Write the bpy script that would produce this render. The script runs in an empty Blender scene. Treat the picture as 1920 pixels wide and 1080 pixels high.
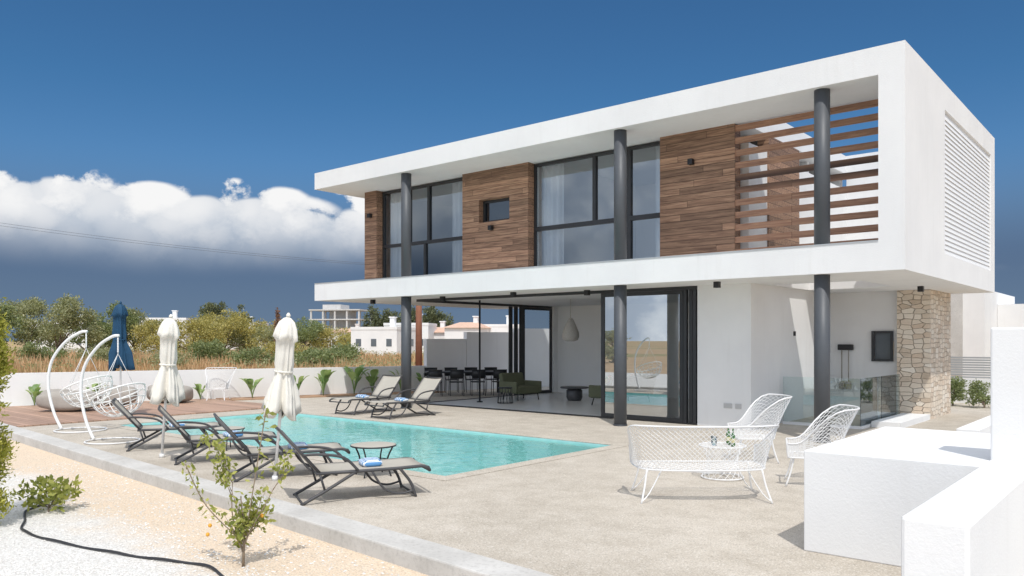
import bpy, bmesh, math, random
import numpy as np
from mathutils import Vector, Matrix
random.seed(7)
rng = np.random.default_rng(7)
scene = bpy.context.scene
COL = scene.collection
R = math.radians

# ------------------------------------------------------------------ node helpers
class G:
    def __init__(s, tree):
        s.t = tree
        tree.nodes.clear()
    def n(s, typ, attrs=None, **ins):
        nd = s.t.nodes.new(typ)
        if attrs:
            for k, v in attrs.items():
                setattr(nd, k, v)
        for k, v in ins.items():
            key = k.replace('_', ' ')
            if key.startswith('i') and key[1:].isdigit():
                sock = nd.inputs[int(key[1:])]
            else:
                sock = nd.inputs[key]
            if isinstance(v, bpy.types.NodeSocket):
                s.t.links.new(v, sock)
            else:
                if isinstance(v, (tuple, list)) and len(v) == 3 and sock.type == 'RGBA':
                    v = (*v, 1)
                sock.default_value = v
        return nd
    def math(s, op, a, b=0.0, c=None, clamp=False):
        kw = {'i0': a, 'i1': b}
        if c is not None: kw['i2'] = c
        nd = s.n('ShaderNodeMath', {'operation': op, 'use_clamp': clamp}, **kw)
        return nd.outputs[0]
    def mix(s, fac, a, b, mode='MIX'):
        return s.n('ShaderNodeMixRGB', {'blend_type': mode}, Fac=fac, Color1=a, Color2=b).outputs[0]
    def ramp(s, fac, stops, interp='LINEAR'):
        nd = s.n('ShaderNodeValToRGB', Fac=fac)
        cr = nd.color_ramp
        cr.interpolation = interp
        while len(cr.elements) < len(stops):
            cr.elements.new(0.5)
        for e, (p, c) in zip(cr.elements, stops):
            e.position = p
            if isinstance(c, (int, float)): c = (c, c, c)
            e.color = (*c, 1)
        return nd.outputs[0]
    def mapr(s, v, a, b, c=0.0, d=1.0, smooth=False):
        nd = s.n('ShaderNodeMapRange', {'interpolation_type': 'SMOOTHSTEP' if smooth else 'LINEAR', 'clamp': True},
                 Value=v, From_Min=a, From_Max=b, To_Min=c, To_Max=d)
        return nd.outputs[0]
    def noise(s, vec, scale, detail=4, rough=.55, dist=0.0, out='Fac'):
        nd = s.n('ShaderNodeTexNoise', Vector=vec, Scale=scale, Detail=detail, Roughness=rough, Distortion=dist)
        return nd.outputs[out]

def newmat(name):
    m = bpy.data.materials.new(name)
    m.use_nodes = True
    return m, G(m.node_tree)

def simple(name, col, rough=.6, metal=0.0, var=.12, vs=3.0, bump=0.0, bs=60.0, world=False, spec=.5, island=0.0):
    m, g = newmat(name)
    if world:
        vec = g.n('ShaderNodeNewGeometry').outputs['Position']
    else:
        vec = g.n('ShaderNodeTexCoord').outputs['Object']
    nz = g.noise(vec, vs, 5, .6)
    dark = tuple(c * (1 - var) for c in col)
    lite = tuple(min(1, c * (1 + var)) for c in col)
    c = g.mix(nz, dark, lite)
    if island:
        rp = g.n('ShaderNodeNewGeometry').outputs['Random Per Island']
        c = g.mix(g.mapr(rp, 0, 1, 0, island), c, tuple(x * .3 for x in col))
    b = g.n('ShaderNodeBsdfPrincipled', Base_Color=c, Roughness=rough, Metallic=metal)
    b.inputs['Specular IOR Level'].default_value = spec
    if bump:
        bn = g.n('ShaderNodeBump', Height=g.noise(vec, bs, 4, .6), Strength=bump, Distance=.01)
        g.t.links.new(bn.outputs[0], b.inputs['Normal'])
    o = g.n('ShaderNodeOutputMaterial')
    g.t.links.new(b.outputs[0], o.inputs['Surface'])
    return m

def finish(g, bs):
    o = g.n('ShaderNodeOutputMaterial')
    g.t.links.new(bs.outputs[0], o.inputs['Surface'])

def pos(g):
    return g.n('ShaderNodeNewGeometry').outputs['Position']

# ------------------------------------------------------------------ materials
def m_stucco():
    m, g = newmat('white_stucco')
    p = pos(g)
    big = g.noise(p, .7, 4, .6)
    mp = g.n('ShaderNodeMapping', Vector=p, Scale=(6, 6, .5))
    streak = g.noise(mp.outputs[0], 1.0, 4, .6)
    c = g.mix(g.mapr(big, .35, .7), (.79, .79, .79), (.85, .85, .845))
    c = g.mix(g.mapr(streak, .56, .85, 0, .35), c, (.68, .67, .65))
    b = g.n('ShaderNodeBsdfPrincipled', Base_Color=c, Roughness=.85)
    b.inputs['Specular IOR Level'].default_value = .25
    bn = g.n('ShaderNodeBump', Height=g.noise(p, 45, 4, .65), Strength=.3, Distance=.01)
    g.t.links.new(bn.outputs[0], b.inputs['Normal'])
    finish(g, b)
    return m
STUCCO = m_stucco()

def m_wood(name, c1, c2, plank=.2, axis='Z', blen=3.0, tv=(.62, 1.28)):
    m, g = newmat(name)
    p = pos(g)
    s = g.n('ShaderNodeSeparateXYZ', Vector=p)
    row = g.math('FLOOR', g.math('DIVIDE', s.outputs[axis], plank))
    fr = g.math('FRACT', g.math('DIVIDE', s.outputs[axis], plank))
    run = s.outputs['X']
    wn = g.n('ShaderNodeTexWhiteNoise', {'noise_dimensions': '1D'}, W=row)
    xs = g.math('ADD', g.math('DIVIDE', run, blen), g.math('MULTIPLY', wn.outputs['Value'], 5.0))
    bx = g.math('FLOOR', xs)
    cv = g.n('ShaderNodeCombineXYZ', X=row, Y=bx)
    wn2 = g.n('ShaderNodeTexWhiteNoise', {'noise_dimensions': '3D'}, Vector=cv.outputs[0])
    mp = g.n('ShaderNodeMapping', Vector=p, Scale=(.9, 16, 16))
    sc3 = g.n('ShaderNodeVectorMath', {'operation': 'SCALE'}, i0=wn2.outputs['Color'], Scale=20.0)
    off = g.n('ShaderNodeVectorMath', {'operation': 'ADD'}, i0=mp.outputs[0], i1=sc3.outputs[0])
    gr = g.noise(off.outputs[0], 1.5, 6, .68, .8)
    col = g.mix(g.mapr(gr, .34, .66), c1, c2)
    tone = g.mapr(wn2.outputs['Value'], 0, 1, tv[0], tv[1])
    col = g.mix(1.0, col, g.n('ShaderNodeCombineXYZ', X=tone, Y=tone, Z=tone).outputs[0], 'MULTIPLY')
    groove = g.mapr(g.math('ABSOLUTE', g.math('SUBTRACT', fr, .5)), .45, .485)
    fx = g.math('FRACT', xs)
    gx = g.mapr(g.math('ABSOLUTE', g.math('SUBTRACT', fx, .5)), .498, .4995)
    groove = g.math('MAXIMUM', groove, gx)
    col = g.mix(groove, col, tuple(x * .3 for x in c1))
    b = g.n('ShaderNodeBsdfPrincipled', Base_Color=col, Roughness=.6)
    h = g.math('SUBTRACT', g.math('MULTIPLY', gr, .2), groove)
    bn = g.n('ShaderNodeBump', Height=h, Strength=.5, Distance=.01)
    g.t.links.new(bn.outputs[0], b.inputs['Normal'])
    finish(g, b)
    return m
WOOD = m_wood('wood_cladding_planks', (.165, .085, .052), (.47, .285, .18), .14)
SLATW = m_wood('wood_slat', (.22, .11, .068), (.44, .25, .155), plank=5.0, tv=(.9, 1.1))
DECK = m_wood('deck_tile', (.38, .24, .17), (.50, .33, .24), plank=.15, axis='Y', tv=(.8, 1.15))

def m_terrace():
    m, g = newmat('exposed_aggregate_paving')
    p = pos(g)
    big = g.noise(p, .35, 4, .6)
    mid = g.noise(p, 2.5, 5, .65)
    fine = g.noise(p, 70, 2, .7)
    vo = g.n('ShaderNodeTexVoronoi', Vector=p, Scale=85.0)
    c = g.mix(g.mapr(big, .35, .65), (.46, .415, .355), (.57, .52, .455))
    c = g.mix(g.mapr(mid, .5, .75, 0, .6), c, (.64, .59, .53))
    c = g.mix(g.mapr(mid, .5, .3, 0, .45), c, (.37, .325, .27))
    c = g.mix(g.mapr(fine, .35, .65, 0, 1), g.mix(1, c, (.82, .80, .78), 'MULTIPLY'), g.mix(1, c, (1.12, 1.12, 1.10), 'MULTIPLY'))
    vc = g.n('ShaderNodeSeparateColor', Color=vo.outputs['Color'])
    spk = g.math('GREATER_THAN', vc.outputs[0], .86)
    c = g.mix(g.math('MULTIPLY', spk, .35), c, (.20, .18, .15))
    spk2 = g.math('LESS_THAN', vc.outputs[1], .12)
    c = g.mix(g.math('MULTIPLY', spk2, .35), c, (.78, .75, .70))
    b = g.n('ShaderNodeBsdfPrincipled', Base_Color=c, Roughness=.85)
    b.inputs['Specular IOR Level'].default_value = .3
    bn = g.n('ShaderNodeBump', Height=vo.outputs['Distance'], Strength=.3, Distance=.004)
    g.t.links.new(bn.outputs[0], b.inputs['Normal'])
    finish(g, b)
    return m
TERR = m_terrace()

def m_gravel():
    m, g = newmat('white_and_cream_gravel')
    p = pos(g)
    s = g.n('ShaderNodeSeparateXYZ', Vector=p)
    kd = g.math('SUBTRACT', g.math('SUBTRACT', 4.25, g.math('MULTIPLY', g.math('ADD', s.outputs['X'], 3.38), .073)), s.outputs['Y'])
    nz = g.noise(p, .9, 4, .6)
    f = g.mapr(g.math('ADD', kd, g.math('MULTIPLY', g.math('SUBTRACT', nz, .5), 2.0)), .7, 1.6, smooth=True)
    vo = g.n('ShaderNodeTexVoronoi', Vector=p, Scale=60.0)
    vc = g.n('ShaderNodeSeparateColor', Color=vo.outputs['Color'])
    sand = g.mix(vc.outputs[0], (.68, .54, .40), (.82, .70, .56))
    sand = g.mix(g.mapr(g.noise(p, 4, 5, .7), .42, .75), sand, (.79, .63, .47))
    sand = g.mix(g.math('MULTIPLY', g.math('GREATER_THAN', vc.outputs[2], .92), .4), sand, (.46, .34, .24))
    wh = g.mix(vc.outputs[1], (.66, .65, .625), (.84, .83, .81))
    c = g.mix(f, sand, wh)
    c = g.mix(g.mapr(vo.outputs['Distance'], .38, .78, 0, .38), c, (.36, .32, .27))
    b = g.n('ShaderNodeBsdfPrincipled', Base_Color=c, Roughness=.9)
    b.inputs['Specular IOR Level'].default_value = .2
    inv = g.math('SUBTRACT', 1.0, vo.outputs['Distance'])
    bn = g.n('ShaderNodeBump', Height=inv, Strength=.7, Distance=.011)
    g.t.links.new(bn.outputs[0], b.inputs['Normal'])
    finish(g, b)
    return m
GRAVEL = m_gravel()

def m_field():
    m, g = newmat('dry_field_ground')
    p = pos(g)
    n1 = g.noise(p, .05, 5, .6)
    n2 = g.noise(p, .6, 5, .7)
    c = g.mix(g.mapr(n2, .3, .7), (.36, .23, .13), (.56, .41, .25))
    c = g.mix(g.mapr(n1, .50, .60, 0, .8), c, (.22, .23, .10))
    b = g.n('ShaderNodeBsdfPrincipled', Base_Color=c, Roughness=1.0)
    b.inputs['Specular IOR Level'].default_value = .1
    bn = g.n('ShaderNodeBump', Height=g.noise(p, 8, 4, .7), Strength=.6, Distance=.1)
    g.t.links.new(bn.outputs[0], b.inputs['Normal'])
    finish(g, b)
    return m
FIELD = m_field()

def m_concrete(name='pale_concrete', a=(.48, .465, .44), b_=(.63, .615, .59)):
    m, g = newmat(name)
    p = pos(g)
    c = g.mix(g.mapr(g.noise(p, 1.6, 5, .65), .3, .7), a, b_)
    c = g.mix(g.mapr(g.noise(p, 22, 4, .7), .5, .75, 0, .5), c, tuple(x * .65 for x in a))
    b = g.n('ShaderNodeBsdfPrincipled', Base_Color=c, Roughness=.85)
    bn = g.n('ShaderNodeBump', Height=g.noise(p, 60, 4, .7), Strength=.4, Distance=.01)
    g.t.links.new(bn.outputs[0], b.inputs['Normal'])
    finish(g, b)
    return m
CONC = m_concrete()

def m_stone():
    m, g = newmat('stacked_limestone')
    p = pos(g)
    s = g.n('ShaderNodeSeparateXYZ', Vector=p)
    u = g.math('ADD', s.outputs['X'], s.outputs['Y'])
    cv = g.n('ShaderNodeCombineXYZ', X=g.math('MULTIPLY', u, 4.4), Y=g.math('MULTIPLY', s.outputs['Z'], 9.0), Z=0.0)
    wv = g.n('ShaderNodeVectorMath', {'operation': 'ADD'}, i0=cv.outputs[0],
             i1=g.n('ShaderNodeVectorMath', {'operation': 'SCALE'}, i0=g.noise(p, 3.0, 3, .5, out='Color'), Scale=.5).outputs[0])
    v1 = g.n('ShaderNodeTexVoronoi', {'distance': 'CHEBYCHEV'}, Vector=wv.outputs[0], Scale=1.0, Randomness=.6)
    v2 = g.n('ShaderNodeTexVoronoi', {'feature': 'DISTANCE_TO_EDGE'}, Vector=wv.outputs[0], Scale=1.0, Randomness=.6)
    vc = g.n('ShaderNodeSeparateColor', Color=v1.outputs['Color'])
    c = g.ramp(vc.outputs[0], [(0, (.50, .39, .29)), (.3, (.78, .68, .56)), (.6, (.64, .50, .38)), (.8, (.83, .76, .66)), (1, (.58, .49, .39))])
    c = g.mix(g.mapr(g.noise(p, 14, 5, .7), .3, .7, 0, .35), c, (.79, .70, .58))
    joint = g.mapr(v2.outputs['Distance'], .0, .05)
    c = g.mix(joint, (.42, .34, .26), c)
    b = g.n('ShaderNodeBsdfPrincipled', Base_Color=c, Roughness=.9)
    h = g.math('ADD', g.math('MULTIPLY', joint, g.math('ADD', .6, g.math('MULTIPLY', vc.outputs[1], .6))), g.math('MULTIPLY', g.noise(p, 25, 5, .7), .3))
    bn = g.n('ShaderNodeBump', Height=h, Strength=.9, Distance=.03)
    g.t.links.new(bn.outputs[0], b.inputs['Normal'])
    finish(g, b)
    return m
STONE = m_stone()

def m_glass(name='window_glass', tint=(.82, .86, .88), base=.20, refl=(.84, .91, .97)):
    m, g = newmat(name)
    tr = g.n('ShaderNodeBsdfTransparent', Color=tint)
    gl = g.n('ShaderNodeBsdfGlossy', Color=refl, Roughness=.0)
    fr = g.n('ShaderNodeFresnel', IOR=1.5)
    f = g.math('ADD', base, g.math('MULTIPLY', fr.outputs[0], .9), clamp=True)
    mx = g.n('ShaderNodeMixShader', Fac=f, i1=tr.outputs[0], i2=gl.outputs[0])
    finish(g, mx)
    return m
GLASS = m_glass()
DOORG = m_glass('door_glass', (.74, .78, .78), .46, (.96, .98, .98))
CLEAR = m_glass('clear_glass', (.90, .94, .93), .04)

def m_water():
    m, g = newmat('pool_water')
    p = pos(g)
    h = g.math('ADD', g.noise(p, 2.2, 3, .5, .6), g.math('MULTIPLY', g.noise(p, 7, 2, .5, .4), .35))
    bn = g.n('ShaderNodeBump', Height=h, Strength=.3, Distance=.05)
    tr = g.n('ShaderNodeBsdfTransparent', Color=(.90, .985, .98))
    gl = g.n('ShaderNodeBsdfGlossy', Color=(1, 1, 1), Roughness=.03, Normal=bn.outputs[0])
    fr = g.n('ShaderNodeFresnel', IOR=1.33, Normal=bn.outputs[0])
    mx = g.n('ShaderNodeMixShader', Fac=g.math('MULTIPLY', fr.outputs[0], .8), i1=tr.outputs[0], i2=gl.outputs[0])
    finish(g, mx)
    return m
WATER = m_water()

def m_pool():
    m, g = newmat('turquoise_pool_render')
    p = pos(g)
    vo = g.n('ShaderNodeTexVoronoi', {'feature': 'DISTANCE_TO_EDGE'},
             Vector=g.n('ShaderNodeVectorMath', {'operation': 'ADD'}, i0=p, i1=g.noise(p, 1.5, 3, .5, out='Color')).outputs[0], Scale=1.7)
    caustic = g.mapr(vo.outputs['Distance'], .0, .16, 1, 0)
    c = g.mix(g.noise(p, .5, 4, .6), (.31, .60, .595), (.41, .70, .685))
    c = g.mix(g.math('MULTIPLY', caustic, .2), c, (.62, .86, .83))  # pale caustic web: rippling sunlight painted into the basin colour
    b = g.n('ShaderNodeBsdfPrincipled', Base_Color=c, Roughness=.6)
    finish(g, b)
    return m
POOLM = m_pool()

def m_leaf(name, a, b_, trans=.35, rough=.55):
    m, g = newmat(name)
    rp = g.n('ShaderNodeNewGeometry').outputs['Random Per Island']
    c = g.mix(rp, a, b_)
    d = g.n('ShaderNodeBsdfPrincipled', Base_Color=c, Roughness=rough)
    d.inputs['Specular IOR Level'].default_value = .3
    t = g.n('ShaderNodeBsdfTranslucent', Color=g.mix(1, c, (1.3, 1.3, .8), 'MULTIPLY'))
    mx = g.n('ShaderNodeMixShader', Fac=trans, i1=d.outputs[0], i2=t.outputs[0])
    finish(g, mx)
    return m
LF_GREEN = m_leaf('leaf_green', (.14, .18, .08), (.33, .37, .18))
LF_OLIVE = m_leaf('leaf_olive', (.21, .23, .12), (.44, .44, .26))
LF_YELLOW = m_leaf('leaf_yellow_green', (.26, .25, .09), (.58, .50, .19))
LF_DARK = m_leaf('leaf_dark', (.09, .11, .06), (.20, .22, .12), .2)
LF_CYP = m_leaf('cypress_leaf', (.20, .22, .03), (.56, .53, .13), .4)
LF_LEMON = m_leaf('lemon_leaf', (.16, .20, .05), (.50, .50, .16), .45, .4)
LF_BROAD = m_leaf('broad_leaf', (.16, .27, .10), (.38, .48, .22), .4, .4)
GRASSM = m_leaf('dry_grass_blade', (.40, .23, .12), (.76, .55, .34), .3, .8)
GRASSG = m_leaf('green_grass_blade', (.20, .22, .08), (.44, .43, .20), .3, .8)
BARK = simple('bark', (.16, .12, .09), .9, var=.4, vs=12, bump=.6, bs=30)
DRYBARK = simple('pale_bark', (.26, .20, .14), .9, var=.4, vs=12, bump=.6, bs=30)
DARK = simple('charcoal_aluminium', (.040, .042, .046), .42, .3, var=.15)
LDARK = simple('dark_grey_lounger_frame', (.065, .064, .068), .5, .0, var=.15)
COLM = simple('anthracite_painted_column', (.085, .093, .105), .5, .1, var=.15, vs=4, bump=.1, bs=80)
BLACK = simple('black_metal', (.025, .025, .027), .4, .3)
WHITEP = simple('white_powder_coat', (.83, .83, .83), .35, 0, var=.03)
LOUV = simple('white_louvre_paint', (.88, .88, .88), .5, 0, var=.02)
RATTAN = simple('white_rattan', (.84, .83, .81), .5, 0, var=.1, vs=20)
CANVAS = simple('cream_canvas', (.79, .76, .69), .85, 0, var=.10, vs=6, bump=.3, bs=90)
NAVY = simple('navy_canvas', (.008, .055, .12), .8, 0, var=.3, vs=6, bump=.3, bs=90)
MESHF = simple('beige_mesh_fabric', (.45, .42, .365), .7, 0, var=.08, vs=30, bump=.3, bs=300)
BEAN = simple('grey_outdoor_fabric', (.36, .33, .295), .9, 0, var=.2, vs=5, bump=.7, bs=9)
INT = simple('interior_white_paint', (.93, .93, .92), .8, 0, var=.02)
FLOORT = simple('pale_grey_floor_tile', (.80, .79, .77), .3, 0, var=.06, world=True)
OLIVE = simple('olive_upholstery', (.14, .15, .09), .85, 0, var=.2, bump=.3, bs=120)
CURT = simple('white_sheer_curtain', (.82, .83, .85), .9, 0, var=.03)
SOIL = simple('reddish_soil', (.40, .25, .16), 1, 0, var=.35, vs=4, bump=.8, bs=25, world=True)
GREYM = simple('grey_fence_paint', (.38, .39, .40), .6, 0)
RUST = simple('weathered_timber_pole', (.30, .13, .08), .9, 0, var=.4, vs=6, bump=.5, bs=30)
TILEM = simple('terracotta_roof_tile', (.62, .42, .32), .85, 0, var=.3, vs=3, bump=.8, bs=10, world=True)
DGLASS = simple('dark_window', (.12, .14, .16), .1, 0, var=.2)
ORANGE = simple('orange_fruit_skin', (.80, .38, .04), .45, 0, var=.15, bump=.3, bs=300)
BOTTLE = simple('green_bottle_glass', (.06, .16, .05), .1, 0, var=.2)
LABELM = simple('bottle_label_paper', (.65, .60, .35), .6)
HOSE = simple('black_rubber_hose', (.03, .03, .033), .5)
WIREM = simple('grey_cable', (.10, .11, .13), .6)
WICK = simple('grey_wicker', (.50, .48, .45), .8, var=.25, vs=25, bump=.8, bs=60)
MARBLE = simple('dark_stone_table', (.09, .09, .095), .4, var=.5, vs=8)
PEBBLE = simple('pebble_stone', (.84, .81, .77), .85, var=.1, island=.4)
def m_towel():
    m, g = newmat('striped_towel')
    t = g.n('ShaderNodeTexCoord').outputs['Object']
    s = g.n('ShaderNodeSeparateXYZ', Vector=t)
    f = g.math('FRACT', g.math('MULTIPLY', s.outputs['X'], 16.0))
    c = g.mix(g.math('GREATER_THAN', f, .45), (.74, .78, .83), (.10, .27, .52))
    b = g.n('ShaderNodeBsdfPrincipled', Base_Color=c, Roughness=.95)
    bn = g.n('ShaderNodeBump', Height=g.noise(t, 120, 3, .6), Strength=.6, Distance=.005)
    g.t.links.new(bn.outputs[0], b.inputs['Normal'])
    finish(g, b); return m
TOWEL = m_towel()
def m_floral():
    m, g = newmat('floral_cushion_print')
    t = g.n('ShaderNodeTexCoord').outputs['Object']
    vo = g.n('ShaderNodeTexVoronoi', Vector=t, Scale=14.0)
    v = g.n('ShaderNodeSeparateColor', Color=vo.outputs['Color']).outputs[0]
    c = g.ramp(v, [(0, (.65, .62, .55)), (.35, (.08, .25, .10)), (.55, (.65, .25, .10)), (.75, (.65, .62, .55)), (.9, (.60, .45, .08))], 'CONSTANT')
    b = g.n('ShaderNodeBsdfPrincipled', Base_Color=c, Roughness=.9)
    finish(g, b); return m
FLORAL = m_floral()
def m_emit():
    m, g = newmat('lit_bulb')
    e = g.n('ShaderNodeEmission', Color=(1, .55, .2), Strength=6.0)
    finish(g, e); return m
BULB = m_emit()

# ------------------------------------------------------------------ mesh builder
def crom(pts, k=6):
    pts = [Vector(p) for p in pts]
    out = []
    n = len(pts)
    for i in range(n - 1):
        p0 = pts[max(i - 1, 0)]; p1 = pts[i]; p2 = pts[i + 1]; p3 = pts[min(i + 2, n - 1)]
        for j in range(k):
            t = j / k
            out.append(.5 * ((2 * p1) + (-p0 + p2) * t + (2 * p0 - 5 * p1 + 4 * p2 - p3) * t * t + (-p0 + 3 * p1 - 3 * p2 + p3) * t ** 3))
    out.append(pts[-1])
    return out

class MB:
    def __init__(s):
        s.v = []; s.f = []; s.m = []; s.sm = []
    def add(s, vs, fs, m=0, smooth=False):
        o = len(s.v)
        s.v.extend([tuple(v) for v in vs])
        for f in fs:
            s.f.append(tuple(i + o for i in f)); s.m.append(m); s.sm.append(smooth)
        return s
    def box(s, x0, x1, y0, y1, z0, z1, m=0, mat=None):
        vs = [Vector(p) for p in ((x0, y0, z0), (x1, y0, z0), (x1, y1, z0), (x0, y1, z0), (x0, y0, z1), (x1, y0, z1), (x1, y1, z1), (x0, y1, z1))]
        if mat: vs = [mat @ v for v in vs]
        return s.add(vs, [(0, 3, 2, 1), (4, 5, 6, 7), (0, 1, 5, 4), (1, 2, 6, 5), (2, 3, 7, 6), (3, 0, 4, 7)], m)
    def prism(s, poly, z0, z1, m=0):
        n = len(poly)
        vs = [(x, y, z0) for x, y in poly] + [(x, y, z1) for x, y in poly]
        fs = [tuple(reversed(range(n))), tuple(range(n, 2 * n))] + [(i, (i + 1) % n, n + (i + 1) % n, n + i) for i in range(n)]
        return s.add(vs, fs, m)
    def tube(s, pts, r, n=8, m=0, closed=False, caps=True):
        pts = [Vector(p) for p in pts]
        N = len(pts)
        rs = r if isinstance(r, (list, tuple)) else [r] * N
        up = Vector((0, 0, 1))
        vs = []
        prev = None
        for i, p in enumerate(pts):
            if closed: t = pts[(i + 1) % N] - pts[i - 1]
            else: t = pts[min(i + 1, N - 1)] - pts[max(i - 1, 0)]
            if t.length < 1e-9: t = Vector((0, 0, 1))
            t.normalize()
            if prev is None:
                a = up if abs(t.z) < .9 else Vector((1, 0, 0))
                nx = t.cross(a).normalized()
            else:
                nx = (prev - t * prev.dot(t))
                if nx.length < 1e-6: nx = t.cross(up)
                nx.normalize()
            prev = nx
            ny = t.cross(nx)
            for j in range(n):
                an = 2 * math.pi * j / n
                vs.append(p + (nx * math.cos(an) + ny * math.sin(an)) * rs[i])
        fs = []
        seg = N if closed else N - 1
        for i in range(seg):
            for j in range(n):
                a = i * n + j; b = i * n + (j + 1) % n
                c = ((i + 1) % N) * n + (j + 1) % n; d = ((i + 1) % N) * n + j
                fs.append((a, b, c, d))
        if caps and not closed:
            fs.append(tuple(reversed(range(n))))
            fs.append(tuple(range((N - 1) * n, N * n)))
        return s.add(vs, fs, m, n > 4)
    def lathe(s, prof, n=20, c=(0, 0, 0), m=0, smooth=True):
        vs = []
        for k, (r, z) in enumerate(prof):
            for j in range(n):
                a = 2 * math.pi * j / n
                vs.append((c[0] + r * math.cos(a), c[1] + r * math.sin(a), c[2] + z))
        fs = []
        for k in range(len(prof) - 1):
            for j in range(n):
                fs.append((k * n + j, k * n + (j + 1) % n, (k + 1) * n + (j + 1) % n, (k + 1) * n + j))
        fs.append(tuple(reversed(range(n)))); fs.append(tuple(range((len(prof) - 1) * n, len(prof) * n)))
        return s.add(vs, fs, m, smooth)
    def grid(s, P, m=0, smooth=True):
        nu = len(P); nv = len(P[0])
        vs = [p for row in P for p in row]
        fs = [(i * nv + j, i * nv + j + 1, (i + 1) * nv + j + 1, (i + 1) * nv + j) for i in range(nu - 1) for j in range(nv - 1)]
        return s.add(vs, fs, m, smooth)
    def blob(s, c, r, nu=14, nv=10, m=0, wob=0.0, seed=0, pw=1.0):
        rr = random.Random(seed)
        ph = [rr.uniform(0, 6.28) for _ in range(6)]
        vs = []
        for i in range(nv + 1):
            th = math.pi * i / nv
            for j in range(nu):
                a = 2 * math.pi * j / nu
                w = 1 + wob * (math.sin(2 * a + ph[0]) * math.sin(2 * th + ph[1]) + .6 * math.sin(3 * a + ph[2] + 3 * th))
                def sg(x): return math.copysign(abs(x) ** pw, x)
                vs.append((c[0] + r[0] * w * sg(math.sin(th)) * sg(math.cos(a)), c[1] + r[1] * w * sg(math.sin(th)) * sg(math.sin(a)), c[2] + r[2] * w * sg(math.cos(th))))
        fs = [(i * nu + j, (i + 1) * nu + j, (i + 1) * nu + (j + 1) % nu, i * nu + (j + 1) % nu) for i in range(nv) for j in range(nu)]
        return s.add(vs, fs, m, True)

WL = {}
def mk(name, mb, mats, parent=None, label=None, category=None, group=None, kind=None, bevel=0.0, solid=0.0, subd=0):
    if not isinstance(mats, (list, tuple)): mats = [mats]
    me = bpy.data.meshes.new(name)
    A = np.array(mb.v, dtype=float)
    lo = A.min(0); hi = A.max(0)
    base = Vector(((lo[0] + hi[0]) / 2, (lo[1] + hi[1]) / 2, lo[2]))
    if kind == 'structure': base = Vector((0, 0, 0))
    vs = [(v[0] - base.x, v[1] - base.y, v[2] - base.z) for v in mb.v]
    me.from_pydata(vs, [], mb.f)
    me.polygons.foreach_set('material_index', mb.m)
    me.polygons.foreach_set('use_smooth', mb.sm)
    for mt in mats: me.materials.append(mt)
    me.update()
    o = bpy.data.objects.new(name, me)
    COL.objects.link(o)
    WL[o.name] = base
    if parent is not None:
        o.parent = parent
        o.location = base - WL[parent.name]
    else:
        o.location = base
    if bevel:
        b = o.modifiers.new('bevel', 'BEVEL'); b.width = bevel; b.segments = 2; b.limit_method = 'ANGLE'
    if solid:
        b = o.modifiers.new('solid', 'SOLIDIFY'); b.thickness = solid; b.offset = 0
    if subd:
        b = o.modifiers.new('sub', 'SUBSURF'); b.levels = subd; b.render_levels = subd
    tag(o, label, category, group, kind)
    return o

def tag(o, label=None, category=None, group=None, kind=None):
    if label: o['label'] = label
    if category: o['category'] = category
    if group: o['group'] = group
    if kind: o['kind'] = kind

def thing(name, label, category, loc=(0, 0, 0), group=None):
    o = bpy.data.objects.new(name, None)
    o.empty_display_size = .2
    COL.objects.link(o)
    o.location = loc
    WL[o.name] = Vector(loc)
    tag(o, label, category, group)
    return o

def place(root, loc, rz=0.0, sc=1.0, tilt=None):
    root.location = loc
    root.rotation_euler = (tilt[0] if tilt else 0, tilt[1] if tilt else 0, rz)
    root.scale = (sc, sc, sc)

def copy_thing(root, loc, rz=0.0, sc=1.0, label=None, tilt=None):
    r = root.copy()
    COL.objects.link(r)
    def rec(src, dst):
        for ch in list(src.children):
            c = ch.copy()
            COL.objects.link(c)
            c.parent = dst
            c.matrix_parent_inverse = ch.matrix_parent_inverse.copy()
            rec(ch, c)
    rec(root, r)
    place(r, loc, rz, sc, tilt)
    if label: r['label'] = label
    return r

def leaf_obj(name, V, mat, parent=None, **kw):
    n, k, _ = V.shape
    me = bpy.data.meshes.new(name)
    A = V.reshape(-1, 3)
    lo = A.min(0); hi = A.max(0)
    base = Vector(((lo[0] + hi[0]) / 2, (lo[1] + hi[1]) / 2, lo[2]))
    A = A - np.array(base)
    me.vertices.add(n * k); me.vertices.foreach_set('co', A.ravel())
    me.loops.add(n * k); me.loops.foreach_set('vertex_index', np.arange(n * k, dtype=np.int32))
    me.polygons.add(n)
    me.polygons.foreach_set('loop_start', np.arange(0, n * k, k, dtype=np.int32))
    me.materials.append(mat)
    me.update(calc_edges=True)
    o = bpy.data.objects.new(name, me)
    COL.objects.link(o)
    WL[o.name] = base
    if parent is not None:
        o.parent = parent; o.location = base - WL[parent.name]
    else:
        o.location = base
    tag(o, **kw)
    return o

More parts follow.
